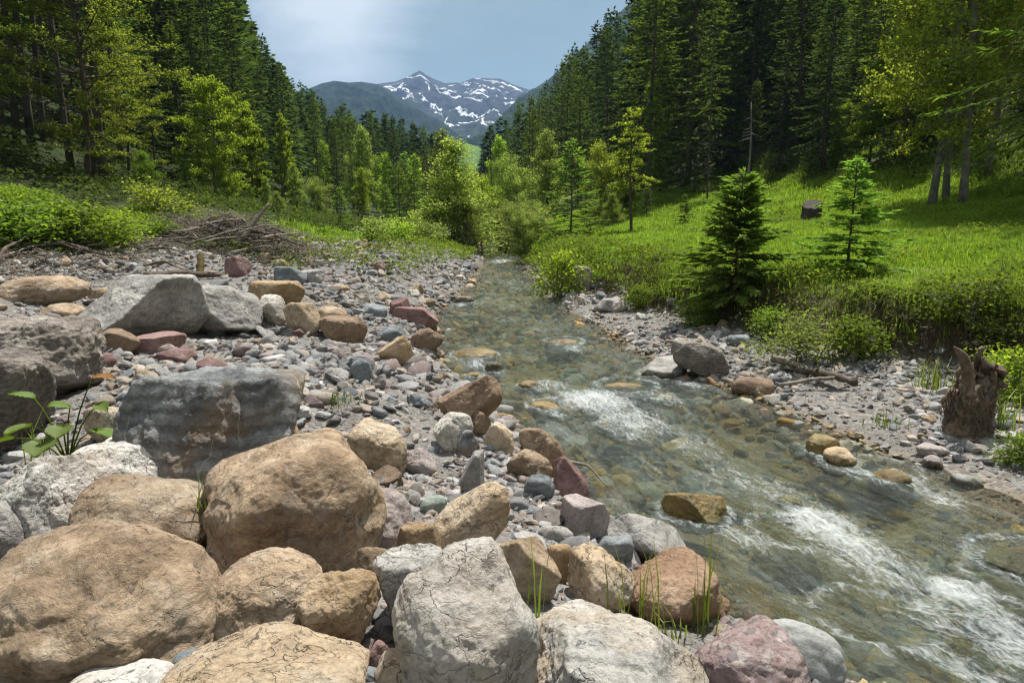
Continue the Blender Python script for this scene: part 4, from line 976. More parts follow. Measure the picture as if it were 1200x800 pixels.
# -- the wood far up the slopes, which reads as one mass
def simple_conifer(rng):
    B, D, S, L, W = [], [], [], [], []
    m = 150
    rel = rng.random(m) ** .8; az = rng.uniform(0, 6.28, m); r = .16 * (1 - rel) ** .8 * rng.uniform(.3, 1, m)
    hd = np.stack([np.cos(az), np.sin(az), np.zeros(m)], 1)
    b = hd * (r * .3)[:, None] + np.array([0, 0, 1.]) * (.05 + .93 * rel)[:, None]
    d = unit(hd + np.array([0, 0, 1.]) * (-.45 + .7 * rel)[:, None]); s = unit(np.cross(d, np.array([0, 0, 1.]) + .4 * rng.normal(size=(m, 3))))
    return kites(b, d, s, .04 + r * .9, .035 + .5 * r)
tmpl = [simple_conifer(np.random.default_rng(k)) for k in range(5)]
V, Q, n = [], [], 0
rf = np.random.default_rng(123)
cnt = 0
while cnt < 2100:
    side = rf.random()
    y = 40 + 330 * rf.random()
    if side < .45: x = xL(y) - rf.uniform(14, 120)
    elif side < .85: x = xR(y) + rf.uniform(16, 120)
    else: x = rf.uniform(-.3, .12) * y; y = max(y, 150); x = rf.uniform(-.3, .12) * y
    if abs(x) < 40 and y < 60: continue
    px, _ = topix(x, y, 6.0)
    if px < -200 or px > 1400: continue
    z = h1(x, y); H = cap_height(x, y, rf.uniform(13, 25))
    cnt += 1
    if H < 4: continue
    tv, tq = tmpl[rf.integers(5)]
    a = rf.uniform(0, 6.28); c, s = math.cos(a), math.sin(a)
    v = tv @ np.array([[c, s, 0], [-s, c, 0], [0, 0, 1]]) * H * np.array([1.1, 1.1, 1]) + np.array([x, y, z])
    V.append(v); Q.append(tq + n); n += len(v)
link('far_forest', mk_mesh('far forest', np.concatenate(V), np.concatenate(Q), M_spruce_dark, False), kind='stuff', label='dense dark conifer forest covering the upper valley slopes', cat='forest')
# ------------------------------------------------------------------ ground, water, mountains
def build_ground():
    yy = np.concatenate([-np.geomspace(1200, 1.0, 34), np.linspace(-.9, 1.0, 12), 1.0 * (60 / 1.0) ** np.linspace(0.004, 1, 420), 60 * (900 / 60) ** np.linspace(.015, 1, 110), 900 * (9000 / 900) ** np.linspace(.1, 1, 14)])
    t = np.linspace(-1, 1, 560)
    k = 9.6
    tx = np.sinh(t * k) / np.sinh(k)
    dx = t * 6.0 + tx * 5000.0 + 14 * t ** 3
    X = (0.0 + np.interp(yy, [0, 5, 15, 40], [1.0, .2, -.5, -.5]))[:, None] + dx[None]
    Y = np.broadcast_to(yy[:, None], X.shape)
    Z = height(X, Y)
    far = np.hypot(X, Y); Z = np.minimum(Z, 150)
    V = np.stack([X, Y, Z], -1).reshape(-1, 3)
    x, y = X.ravel(), Y.ravel()
    wig = .45 * fbm(xy0(x, y, .8, 9.), 3)
    dl = xL(y) - x; q = x - xR(y) - gw(y)
    meadow = smooth(.1, .5, q + .25 * wig) * (1 - smooth(13, 18, q + 2 * wig))
    grass_l = smooth(-.3, .6, dl - vegw(y) + wig) * (1 - smooth(1.5, 4, dl - vegw(y) + 2 * wig))
    forest = np.maximum(smooth(13, 18, q + 2 * wig), smooth(1.5, 4, dl - vegw(y) + 2 * wig))
    cut = np.exp(-((q - .2) / .3) ** 2) * (q > -.3)
    bed = smooth(.05, -.08, Z.ravel() - zw(y))
    zone = np.stack([np.maximum(meadow, grass_l), forest, bed, np.ones_like(x)], 1)
    zone2 = np.stack([np.clip(cut * 1.2, 0, 1), np.zeros_like(x), np.zeros_like(x), np.ones_like(x)], 1)
    m, nt = new_mat('ground')
    tc = nt.new('TexCoord').outputs['Object']
    a = nt.new('SeparateColor'); nt.l.new(nt.new('Attribute', attribute_name='zone').outputs['Color'], a.inputs[0])
    b = nt.new('SeparateColor'); nt.l.new(nt.new('Attribute', attribute_name='zone_cut').outputs['Color'], b.inputs[0])
    vo = nt.new('TexVoronoi', ins={'Vector': tc, 'Scale': 75.0}); vo2 = nt.new('TexVoronoi', ins={'Vector': tc, 'Scale': 28.0})
    sc = nt.new('SeparateColor'); nt.l.new(vo.outputs['Color'], sc.inputs[0]); sc2 = nt.new('SeparateColor'); nt.l.new(vo2.outputs['Color'], sc2.inputs[0])
    pal = [(0, (.15, .145, .14)), (.25, (.24, .23, .215)), (.5, (.19, .17, .145)), (.7, (.29, .275, .25)), (.88, (.2, .205, .205)), (.95, (.24, .18, .155))]
    g1 = nt.ramp(sc.outputs[0], pal, 'CONSTANT'); g2 = nt.ramp(sc2.outputs[0], pal, 'CONSTANT')
    big = nt.noise(tc, 2.2, 6)
    grav = nt.mix(nt.ramp(big, [(.42, 0.), (.58, 1.)]), g1, g2)
    grav = nt.mix(1.0, grav, nt.ramp(nt.noise(tc, 160, 4, .7), [(.3, .6), (.7, 1.15)]), 'MULTIPLY')
    bedc = nt.ramp(nt.noise(tc, 3.2, 9, .72), [(.3, (.17, .105, .03)), (.45, (.34, .215, .06)), (.6, (.43, .32, .13)), (.75, (.38, .36, .25))])
    bedc = nt.mix(.4, bedc, nt.mix(1.0, g2, (.7, .55, .3), 'MULTIPLY'))
    gn = nt.noise(tc, 1.6, 6, .65)
    gr = nt.ramp(gn, [(.3, (.07, .105, .014)), (.55, (.14, .19, .022)), (.75, (.20, .24, .034))])
    gr = nt.mix(1.0, gr, nt.ramp(nt.noise(tc, 30, 4, .7), [(.3, .5), (.7, 1.25)]), 'MULTIPLY')
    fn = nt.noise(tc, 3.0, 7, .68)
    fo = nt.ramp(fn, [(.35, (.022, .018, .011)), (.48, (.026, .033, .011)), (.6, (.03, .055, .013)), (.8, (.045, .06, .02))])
    soil = nt.ramp(nt.noise(tc, 9, 6, .7), [(.3, (.03, .023, .016)), (.6, (.075, .055, .036)), (.8, (.13, .10, .07))])
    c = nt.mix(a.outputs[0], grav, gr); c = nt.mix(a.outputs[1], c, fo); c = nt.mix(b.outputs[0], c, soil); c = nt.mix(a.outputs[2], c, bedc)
    dist = nt.mix(nt.ramp(big, [(.42, 0.), (.58, 1.)]), vo.outputs['Distance'], vo2.outputs['Distance'])
    bw = nt.new('RGBToBW'); nt.l.new(dist, bw.inputs[0])
    h = nt.math('SUBTRACT', nt.math('MULTIPLY', nt.noise(tc, 20, 6, .7), .8), nt.math('MULTIPLY', bw.outputs[0], 1.2))
    principled(nt, c, .92, nt.bump(h, .9, .012), .15)
    me = mk_mesh('ground', V, grid_faces(X.shape[1], X.shape[0]), m, True, cols={'zone': zone, 'zone_cut': zone2})
    link('ground', me, kind='structure', label='gravel banks, meadow and forested valley sides', cat='ground')
build_ground()

FOAM = [  # photo column, row, radius across, radius along, strength
    (690, 468, .55, .6, .82), (640, 452, .4, .4, .6), (735, 492, .5, .6, .68), (800, 520, .5, .7, .5), (655, 505, .35, .6, .45), (760, 540, .45, .6, .42), (850, 560, .4, .7, .5), (700, 430, .5, .5, .35),
    (950, 612, .28, .32, .84), (985, 640, .32, .4, .74), (1030, 672, .3, .4, .6), (900, 575, .4, .6, .5), (1112, 694, .2, .22, .82), (1080, 715, .28, .35, .6), (1150, 735, .3, .35, .66), (1185, 765, .28, .3, .66), (930, 690, .3, .4, .38), (1060, 650, .3, .4, .4), (880, 660, .3, .5, .34), (1010, 730, .25, .35, .36),
    (655, 349, .5, .35, .72), (640, 354, .6, .3, .5), (600, 330, .4, .8, .42), (590, 306, .6, 1.3, .95), (640, 380, .6, .8, .4), (690, 410, .5, .6, .38), (720, 590, .25, .4, .42), (770, 625, .2, .35, .42), (560, 458, .3, .4, .35), (600, 372, .5, .6, .36), (600, 410, .4, .5, .34), (580, 350, .4, .8, .35), (1120, 620, .3, .4, .34)]

def build_water():
    nv, nu = 760, 190
    yy = .6 * (46 / .6) ** np.linspace(0, 1, nv)
    s = np.linspace(-.12, 1.12, nu)
    XL, XR = xL(yy), xR(yy)
    w = (XR - XL)[:, None]
    X = XL[:, None] + w * s[None] + np.where(s < 0, s * 1.2, np.where(s > 1, (s - 1) * 1.2, 0))[None]
    Y = np.broadcast_to(yy[:, None], X.shape).copy()
    x, y = X.ravel(), Y.ravel()
    # metres across and along the flow
    ds = np.hypot(np.diff(yy), np.diff(.5 * (XL + XR))); al = np.concatenate([[0], np.cumsum(ds)])
    across = (X - (.5 * (XL + XR))[:, None]).ravel(); along = np.repeat(al, nu)
    foam = np.zeros_like(x)
    wet = []
    for o, r, sh in heroes:      # water breaks round the stones that stand in the stream
        ox, oy, oz = o.location
        if oy > 2 and xL(oy) - .1 < ox < xR(oy) + .1 and oz < .35: wet.append((ox, oy, r))
    def flow(yc): d = .1; v = np.array([.5 * (xL(yc + d) + xR(yc + d)) - .5 * (xL(yc - d) + xR(yc - d)), 2 * d]); return v / np.hypot(*v)
    for fx, fy, ra, rl, st in FOAM:
        p, _ = plane_hit(fx, fy, float(zw(plane_hit(fx, fy, 0)[0][1])))
        f = flow(p[1]); dx, dy = x - p[0], y - p[1]
        u = dx * f[0] + dy * f[1]; v = dx * f[1] - dy * f[0]
        rl2 = np.where(u < 0, rl * 1.6, rl * .7)        # tails off downstream
        foam = np.maximum(foam, st * np.exp(-(v / ra) ** 2 - (u / rl2) ** 2))
    for ox, oy, r in wet:
        f = flow(oy); dx, dy = x - ox, y - oy; u = dx * f[0] + dy * f[1]; v = dx * f[1] - dy * f[0]
        ring = np.exp(-((np.hypot(u * .9, v) - r * 1.02) / (.05 + .08 * r)) ** 2) * .55
        tail = .62 * np.exp(-(v / (r * .8)) ** 2 - ((u + r * 2.0) / (r * 1.6)) ** 2)
        foam = np.maximum(foam, np.maximum(ring, tail))
    fc = np.stack([across, along, np.zeros_like(x)], 1)
    rif = fbm(fc * np.array([1.5, .7, 1]) + 21, 3)
    foam = np.maximum(foam, .42 * smooth(.05, .65, rif) * smooth(.02, .5, np.minimum(x - xL(y), xR(y) - x)))
    warp = .25 * pnoise(fc * np.array([1.2, .7, 1]))
    c1 = fc * np.array([2.6, 1.5, 1]); c1[:, 0] += warp
    c2 = fc * np.array([8, 4.2, 1]) + 5
    turb = .35 + .65 * np.clip(fbm(fc * np.array([.9, .35, 1]) + 3, 2) + .3, 0, 1)
    z = zw(y) + .022 * turb * fbm(c1, 3) + .010 * turb * ridged(c2, 3)
    z = z + foam * (.045 * fbm(fc * np.array([7, 5, 1]) + 8, 3) + .03 * ridged(fc * np.array([14, 10, 1]), 2) + .02)
    z = np.where(np.repeat(yy, nu) > 30, zw(y), z)
    V = np.stack([x, y, z], 1)
    depth = np.clip(z - height(x, y), 0, 1)
    edge = smooth(.0, .07, depth)
    me = mk_mesh('water', V, grid_faces(nu, nv), None, True, cols={'foam': np.stack([foam, depth, edge, np.ones_like(x)], 1)}, vecs={'flow': fc})
    m, nt = new_mat('stream water')
    fl = nt.new('Attribute', attribute_name='flow').outputs['Vector']
    fa = nt.new('SeparateColor'); nt.l.new(nt.new('Attribute', attribute_name='foam').outputs['Color'], fa.inputs[0])
    f1 = nt.noise(nt.vmul(fl, (9, 5, 1)), 1.0, 4, .6, .6); f2 = nt.noise(nt.vmul(fl, (34, 17, 1)), 1.0, 4, .65, .8); f3 = nt.noise(nt.vmul(fl, (95, 60, 1)), 1.0, 3, .6)
    h = nt.math('ADD', nt.math('MULTIPLY', f1, 1.0), nt.math('ADD', nt.math('MULTIPLY', f2, .55), nt.math('MULTIPLY', f3, .22)))
    nrm = nt.bump(h, 1.0, .085)
    fr = nt.new('Fresnel', ins={'IOR': 1.33, 'Normal': nrm})
    tint = nt.ramp(fa.outputs[1], [(0.0, (.98, .98, .96)), (.12, (.88, .93, .87)), (.4, (.68, .81, .70))])
    tr = nt.new('BsdfTransparent'); nt.l.new(tint, tr.inputs[0])
    gl = nt.new('BsdfGlossy', ins={'Roughness': .15, 'Normal': nrm, 'Color': (1, 1, 1, 1)})
    # milky, air-filled water
    milk = nt.new('BsdfDiffuse', ins={'Color': (.50, .61, .57, 1), 'Normal': nrm})
    st = nt.noise(nt.vmul(fl, (7, 1.6, 1)), 1.0, 6, .65, 1.2)
    mf = nt.math('MULTIPLY', nt.math('ADD', nt.math('MULTIPLY', nt.ramp(st, [(.42, 0.), (.72, .30)]), 1.0), .075), nt.math('ADD', nt.math('MULTIPLY', fa.outputs[2], .35), nt.math('MULTIPLY', fa.outputs[0], 1.3)), clamp=True)
    body = nt.new('MixShader'); nt.l.new(mf, body.inputs[0]); nt.l.new(tr.outputs[0], body.inputs[1]); nt.l.new(milk.outputs[0], body.inputs[2])
    surf = nt.new('MixShader'); nt.l.new(fr.outputs[0], surf.inputs[0]); nt.l.new(body.outputs[0], surf.inputs[1]); nt.l.new(gl.outputs[0], surf.inputs[2])
    # white water
    w1 = nt.noise(nt.vmul(fl, (16, 5.5, 1)), 1.0, 7, .7, 1.5); w2 = nt.noise(nt.vmul(fl, (60, 34, 1)), 1.0, 4, .7, .5)
    thr = nt.math('ADD', nt.math('MULTIPLY', w1, .7), nt.math('MULTIPLY', w2, .45))
    ff = nt.math('ADD', thr, nt.math('MULTIPLY', nt.math('SUBTRACT', fa.outputs[0], .5), .62))
    fm = nt.ramp(ff, [(.56, 0.), (.70, .4), (.98, 1.)])
    fm = nt.math('MULTIPLY', fm, nt.ramp(fa.outputs[0], [(0.0, .0), (.06, .55), (.4, 1.)]))
    fm = nt.math('MULTIPLY', fm, .76)
    foamd = nt.new('BsdfDiffuse', ins={'Color': (.80, .84, .84, 1), 'Normal': nt.bump(w2, .8, .02)})
    out = nt.new('MixShader'); nt.l.new(fm, out.inputs[0]); nt.l.new(surf.outputs[0], out.inputs[1]); nt.l.new(foamd.outputs[0], out.inputs[2])
    nt.l.new(out.outputs[0], nt.out.inputs['Surface'])
    me.materials.append(m)
    link('water', me, kind='structure', label='clear shallow mountain stream with white riffles', cat='stream')
build_water()

def ridge(name, sky, y_front, y_ridge, z_front, amp, mat, seed, label, nu=360, nv=220, nsc=1.0, pw=1.0):
    """A mountain as a height field: rises from y_front to its crest at y_ridge and falls away behind."""
    sx = np.array([p[0] for p in sky], float); sy = np.array([p[1] for p in sky], float)
    px = np.linspace(sx[0], sx[-1], nu); py = np.interp(px, sx, sy)
    u = (px - 600) / 800; crest = CAM_Z + y_ridge * np.tan(np.arctan2(400 - py, 800) - PITCH)
    f = np.concatenate([np.linspace(0, 1, int(nv * .78)), np.linspace(1, 1.45, nv - int(nv * .78) + 1)[1:]])
    y = y_front + f * (y_ridge - y_front)
    X = u[None] * y[:, None]; Y = np.broadcast_to(y[:, None], X.shape)
    prof = np.where(f < 1, f ** pw, np.clip(1 - (f - 1) * 1.6, 0, 1))
    Z = z_front + (crest[None] - z_front) * prof[:, None]
    damp = np.clip(np.abs(f - 1) / .16, .06, 1.0)[:, None]
    wgt = damp * np.clip(np.where(f < 1, np.sin(np.pi * np.clip(f, 0, 1)) ** .7, .3), .04, 1)[:, None]
    p = np.stack([X.ravel(), Y.ravel() * .6, np.zeros(X.size)], 1) / (y_ridge * .12) * nsc + seed
    Z = Z + amp * wgt * (ridged(p, 6, .52).reshape(X.shape) - .7) * .6
    V = np.stack([X, Y, Z], -1).reshape(-1, 3)
    link(name, mk_mesh(name, V, grid_faces(nu, nv), mat), kind='structure', label=label, cat='mountain')

def mountain_mat(name, rockc, forest, grass, snow, zs):
    m, nt = new_mat(name)
    tc = nt.new('TexCoord').outputs['Object']; geo = nt.new('NewGeometry')
    sp_ = nt.new('SeparateXYZ'); nt.l.new(geo.outputs['Position'], sp_.inputs[0])
    nz = nt.new('SeparateXYZ'); nt.l.new(geo.outputs['Normal'], nz.inputs[0])
    a = nt.noise(tc, .006, 9, .66); b = nt.noise(tc, .03, 8, .7); fine = nt.noise(tc, .16, 3, .6)
    zz = nt.math('ADD', sp_.outputs[2], nt.math('MULTIPLY', nt.math('SUBTRACT', a, .5), zs[2]))
    fo = nt.mix(1.0, forest, nt.ramp(fine, [(.3, .45), (.7, 1.5)]), 'MULTIPLY')
    gr = nt.mix(nt.ramp(b, [(.47, 0.), (.56, 1.)]), fo, grass)
    rk_ = nt.mix(nt.ramp(b, [(.35, 0.), (.65, 1.)]), rockc[0], rockc[1])
    def step(z, lo, hi):
        mr = nt.new('MapRange', ins={'From Min': lo, 'From Max': hi}); nt.l.new(z, mr.inputs[0]); return mr.outputs[0]
    c = nt.mix(step(zz, zs[0], zs[1]), gr, rk_)
    if snow:
        w = nt.new('TexWave', wave_type='BANDS', bands_direction='DIAGONAL', ins={'Vector': nt.vmul(tc, (1, .6, 1)), 'Scale': .0042, 'Distortion': 14.0, 'Detail': 6.0, 'Detail Scale': .9, 'Detail Roughness': .62}).outputs['Fac']
        s1 = nt.ramp(w, [(.962, 0.), (.982, 1.)])
        s2 = nt.ramp(nt.noise(tc, .0075, 8, .66, .6), [(.605, 0.), (.63, 1.)])
        sn = nt.math('MULTIPLY', nt.math('MAXIMUM', nt.math('MULTIPLY', s1, nt.ramp(b, [(.42, 0.), (.5, 1.)])), nt.math('MULTIPLY', s2, nt.ramp(b, [(.45, 0.), (.52, 1.)]))), step(zz, snow[0], snow[1]))
        sn = nt.math('MULTIPLY', sn, nt.ramp(nz.outputs[2], [(.35, 0.), (.5, 1.)]))
        c = nt.mix(sn, c, (.85, .87, .9))
    principled(nt, c, .95, nt.bump(b, 1.0, 9.0), .1)
    return m
MM1 = mountain_mat('alpine rock', ((.028, .032, .042), (.075, .08, .09)), (.016, .03, .018), (.045, .07, .03), (110, 240), (170, 330, 190))
MM2 = mountain_mat('forested mountain', ((.10, .10, .09), (.15, .15, .13)), (.011, .022, .017), (.024, .042, .026), None, (330, 430, 150))
MM3 = mountain_mat('forested spur', ((.10, .10, .09), (.15, .15, .13)), (.016, .034, .018), (.035, .062, .028), None, (500, 700, 150))
ridge('mountains', [(330, 130), (400, 108), (440, 100), (470, 96), (485, 90), (493, 85), (498, 83), (504, 88), (511, 92), (525, 98), (545, 97), (556, 92), (570, 92), (588, 93), (600, 99), (614, 104), (640, 112), (700, 130), (760, 150)], 1500, 2700, 110, 95, MM1, 3.0, 'rocky alpine peak streaked with snow closing the valley', pw=1.15)
ridge('mountains', [(250, 120), (330, 118), (360, 110), (376, 103), (388, 98), (402, 95), (418, 97), (432, 96), (450, 99), (468, 110), (490, 124), (510, 138), (530, 150), (548, 162), (562, 172), (575, 178)], 900, 1750, 40, 50, MM2, 9.0, 'blue forested mountain shoulder before the snowy peak', nsc=1.3)
ridge('mountains', [(540, 178), (556, 166), (572, 152), (588, 138), (602, 122), (622, 106), (640, 94), (656, 80), (668, 66), (700, 34), (760, -30), (860, -90)], 600, 1300, 30, 40, MM3, 15.0, 'steep forested spur dropping to the valley behind the conifers', nsc=1.5)
def pasture_hill():
    m, nt = new_mat('pasture')
    tc = nt.new('TexCoord').outputs['Object']
    c = nt.ramp(nt.noise(tc, .03, 6, .6), [(.3, (.06, .11, .03)), (.55, (.10, .17, .04)), (.75, (.14, .21, .055))])
    principled(nt, c, .95, None, .1)
    ridge('hills', [(500, 205), (525, 186), (535, 172), (548, 168), (562, 172), (580, 190), (600, 205)], 330, 520, 8, 4, m, 21.0, 'bright green pasture hillside between the dark spruces', nu=90, nv=70)
pasture_hill()
# ------------------------------------------------------------------ ground cover
def blades(X, Y, Z, rng, hgt, nb, w, lean=.35, spread=.03):
    """Grass: nb blades at every point, each two bent faces."""
    N = len(X); M = N * nb
    b = np.repeat(np.stack([X, Y, Z], 1), nb, 0) + np.concatenate([rng.normal(size=(M, 2)) * spread, np.zeros((M, 1)) - .01], 1)
    a = rng.uniform(0, 6.28, M); L = np.repeat(np.broadcast_to(hgt, N), nb) * rng.uniform(.5, 1.2, M); ln = rng.uniform(.05, 1, M) * lean
    hd = np.stack([np.cos(a), np.sin(a), np.zeros(M)], 1); sd = np.stack([-hd[:, 1], hd[:, 0], hd[:, 2]], 1); up = np.array([0, 0, 1.])
    ww = (np.broadcast_to(w, M) * rng.uniform(.7, 1.3, M))[:, None]
    m = b + up * (L * .55)[:, None] + hd * (L * ln * .35)[:, None]; t = b + up * (L * (1 - .35 * ln))[:, None] + hd * (L * ln)[:, None]
    V = np.stack([b - sd * ww * .5, b + sd * ww * .5, m + sd * ww * .4, m - sd * ww * .4, t], 1).reshape(-1, 3)
    k = np.arange(M) * 5
    Q = np.stack([k, k + 1, k + 2, k + 3], 1); T = np.stack([k + 3, k + 2, k + 4], 1)
    return V, Q, T

def leaves(X, Y, Z, rng, size, per, hgt, spread):
    N = len(X); M = N * per
    p = np.repeat(np.stack([X, Y, Z], 1), per, 0); hh = np.repeat(np.broadcast_to(hgt, N), per)
    a = rng.uniform(0, 6.28, M); rad = rng.random(M) ** .5 * spread
    p = p + np.stack([np.cos(a) * rad, np.sin(a) * rad, hh * rng.uniform(.15, 1, M) * (1 - .4 * (rad / spread) ** 2)], 1)
    d = unit(np.stack([np.cos(a), np.sin(a), rng.normal(-.1, .35, M)], 1) + rng.normal(size=(M, 3)) * .3)
    s = unit(np.cross(d, np.array([0, 0, 1.]) + rng.normal(size=(M, 3)) * .3))
    L = np.repeat(np.broadcast_to(size, N), per) * rng.uniform(.6, 1.3, M)
    return kites(p, d, s, L, L * .68, .1)

M_floor = leaf_mat('forest floor leaves', (.03, .055, .014), (.11, .15, .035), .4)
def in_frame(x, y, z, m=300):
    px, py = topix(x, y, z); return (px > -m) & (px < 1200 + m) & (py < 1000) & (py > -200)

def build_cover():
    rng = np.random.default_rng(5)
    acc = Acc(); her = Acc(); und = Acc(); turf = Acc()
    # meadow grass: denser and finer where it is near
    for y0, y1, n, hgt, w in [(3.5, 9, 11000, .13, .006), (9, 15, 20000, .14, .009), (15, 24, 22000, .17, .014), (24, 46, 24000, .22, .024)]:
        y = rng.uniform(y0, y1, n * 3); q = rng.uniform(.1, 18, n * 3) ; x = xR(y) + gw(y) + q
        z = height(x, y); keep = in_frame(x, y, z) & (rng.random(len(x)) < np.clip(.6 + .8 * fbm(xy0(x, y, .7, 3.), 2), .12, 1) * (1 - smooth(13.5, 18, q)))
        idx = np.nonzero(keep)[0][:n]
        acc.add(*blades(x[idx], y[idx], z[idx], rng, hgt * np.clip(1 + .6 * fbm(xy0(x[idx], y[idx], .5, 1.), 2), .4, 2), 6, w, .6, .035 * (y1 / 12)))
        # broad leaves between the blades
        m = n // 13; sel = rng.choice(idx, min(m, len(idx)), replace=False)
        sel = sel[fbm(xy0(x[sel], y[sel], .45, 7.), 2) + .035 * (x[sel] - 3) > .05]
        her.add(*leaves(x[sel], y[sel], z[sel], rng, .035 + .003 * y0, 12, .14 + .004 * y0, .2))
    # grassy patches behind the gravel bank
    n = 13000
    y = rng.uniform(5, 30, n); dl = vegw(y) + rng.normal(.8, 1.1, n); x = xL(y) - dl; z = height(x, y)
    k = in_frame(x, y, z) & (dl > .5) & ((y > 17) | (dl > vegw(y) + 1.3)) & (rng.random(n) < np.clip(.25 + .9 * fbm(xy0(x, y, .7, 5.), 2), .0, 1))
    acc.add(*blades(x[k], y[k], z[k], rng, .2, 5, .010 + .0006 * y[k].repeat(5), .6, .06))
    # bramble thicket and herbs on the slope behind the bank
    n = 7000
    y = rng.uniform(6, 17, n); dl = vegw(y) + .4 + rng.exponential(2.4, n); x = xL(y) - dl; z = height(x, y)
    f = fbm(xy0(x, y, .55, 2.), 2)
    k = in_frame(x, y, z) & (f > -.30 + .07 * (y - 10))
    und.add(*leaves(x[k], y[k], z[k], rng, .075, 18, .26 + .22 * f[k], .3))
    # forest floor plants
    n = 8000
    y = rng.uniform(16, 46, n); sd = rng.random(n) < .5; x = np.where(sd, xL(y) - vegw(y) - rng.uniform(1.2, 18, n), xR(y) + rng.uniform(14, 24, n)); z = height(x, y)
    k = in_frame(x, y, z) & (fbm(xy0(x, y, .4, 12.), 2) > -.1)
    dark = Acc(); dark.add(*leaves(x[k], y[k], z[k], rng, .12, 13, .5, .5))
    link('forest_undergrowth', dark.mesh('forest floor plants', M_floor, False), kind='stuff', label='dark green ferns and seedlings covering the forest floor', cat='undergrowth')
    # far bank strip: shrubs' skirts at both stream edges upstream
    n = 3500
    y = rng.uniform(14, 34, n); x = np.where(rng.random(n) < .35, xL(y) - rng.uniform(.5, 2.6, n) * np.interp(y, [14, 22], [2.2, 1]), xR(y) + gw(y) + rng.uniform(-.2, 1.4, n)); z = height(x, y)
    k = fbm(xy0(x, y, 1.1, 2.), 2) > -.05
    her.add(*leaves(x[k], y[k], z[k], rng, .085, 12, .32, .25))
    # the hanging turf and plants of the eroded bank
    n = 5200
    y = rng.uniform(4.2, 17, n) ; q = rng.normal(.42, .3, n); x = xR(y) + gw(y) + q; z = height(x, y)
    k = in_frame(x, y, z) & (fbm(xy0(x, y, 1.4, 6.), 2) > -.22)
    M_ = int(k.sum()) * 7
    p = np.repeat(np.stack([x[k], y[k], z[k]], 1), 7, 0) + rng.normal(size=(M_, 3)) * .05
    d = unit(np.stack([rng.normal(-.5, .5, M_), rng.normal(-.25, .5, M_), rng.normal(-.7, .5, M_)], 1)); s = perp(d, rng)
    turf.add(*kites(p, d, s, rng.uniform(.05, .17, M_), rng.uniform(.006, .02, M_)))
    n = 1300
    y = rng.uniform(4.2, 15, n); q = rng.normal(1.0, .33, n); x = xR(y) + gw(y) + q; z = height(x, y); k = in_frame(x, y, z) & (fbm(xy0(x, y, 1.0, 16.), 2) > -.1)
    her.add(*leaves(x[k], y[k], z[k], rng, .06, 12, .22, .2))
    link('grass', acc.mesh('grass', M_grass, False), kind='stuff', label='bright green meadow grass beside the stream', cat='grass')
    link('meadow_vegetation', her.mesh('meadow herbs', M_herb, False), kind='stuff', label='low broad-leaved herbs growing through the meadow and its bank', cat='herbs')
    link('undergrowth', und.mesh('undergrowth', M_herb, False), kind='stuff', label='bright bramble thicket and forest floor plants behind the gravel bank', cat='undergrowth')
    link('hanging_turf_grass', turf.mesh('hanging turf', M_turf, False), kind='stuff', label='torn turf and fine roots hanging over the eroded meadow bank', cat='turf')
build_cover()

# bushes one can tell apart
def bush(px, py, size, label, pr, mat=None, d=None, wide=1.2):
    if d is None: p, t = ground_hit(px, py); x, y = p[0], p[1]
    else: x, y = (px - 600) / 800 * d, d
    plant_tree('bush', pr, x, y, size, label, cat='bush', crown=mat, wide=wide, group=None)
bush(655, 352, .95, 'flowering bush spilling over the boulder in the bank tip', BUSH[0], M_leaf_yellow, wide=1.0)
bush(938, 428, .55, 'leafy bush hanging from the bank above the driftwood poles', BUSH[1], M_leaf_pale, wide=1.2)
bush(905, 398, .42, 'dark green bush under the forked young spruce', BUSH[0], None)
bush(1000, 420, .45, 'bush at the foot of the straight young spruce', BUSH[0], None)
bush(1130, 412, .6, 'leafy bush behind the upright root stump', BUSH[1], M_herb)
bush(1188, 470, .45, 'fresh green bush at the frame edge beside the upright root stump', BUSH[0], M_leaf_yellow)
bush(1195, 545, .25, 'small green plant on the gravel at the frame edge', BUSH[0], M_herb)
bush(820, 385, .4, 'low bush under the bank beside the forked young spruce', BUSH[0], M_herb)
bush(750, 362, .4, 'low green plant at the foot of the meadow bank', BUSH[0], M_herb)
bush(560, 296, 1.5, 'grey-green bush overhanging the stream at its vanishing point', BUSH[1], None, d=30, wide=1.6)
bush(628, 306, 1.4, 'pale bush on the meadow tip leaning over the stream', BUSH[1], None, d=27, wide=1.4)
bush(90, 290, .75, 'bright bramble bush, the thickest of the thicket behind the twigs', BUSH[0], M_herb, d=12.2, wide=1.9)
bush(25, 290, .7, 'bright bramble bush at the frame edge of the thicket', BUSH[0], M_herb, d=11.5, wide=1.8)
bush(142, 292, .6, 'bramble bush at the stream end of the thicket', BUSH[0], M_leaf_yellow, d=13.0, wide=1.6)
bush(190, 262, .8, 'small hazel bush in the shade above the thicket', BUSH[1], M_leaf_olive, d=16.5, wide=1.5)
bush(470, 280, .7, 'low bush on the far edge of the gravel bank', BUSH[1], M_leaf_yellow, d=22, wide=1.5)
bush(440, 288, .7, 'small rounded bush below the squat yellow-green spruce', BUSH[0], M_leaf_pale, d=21, wide=1.4)
bush(505, 296, .8, 'bush at the foot of the pale single-stemmed alder', BUSH[1], M_leaf_pale, d=26, wide=1.4)

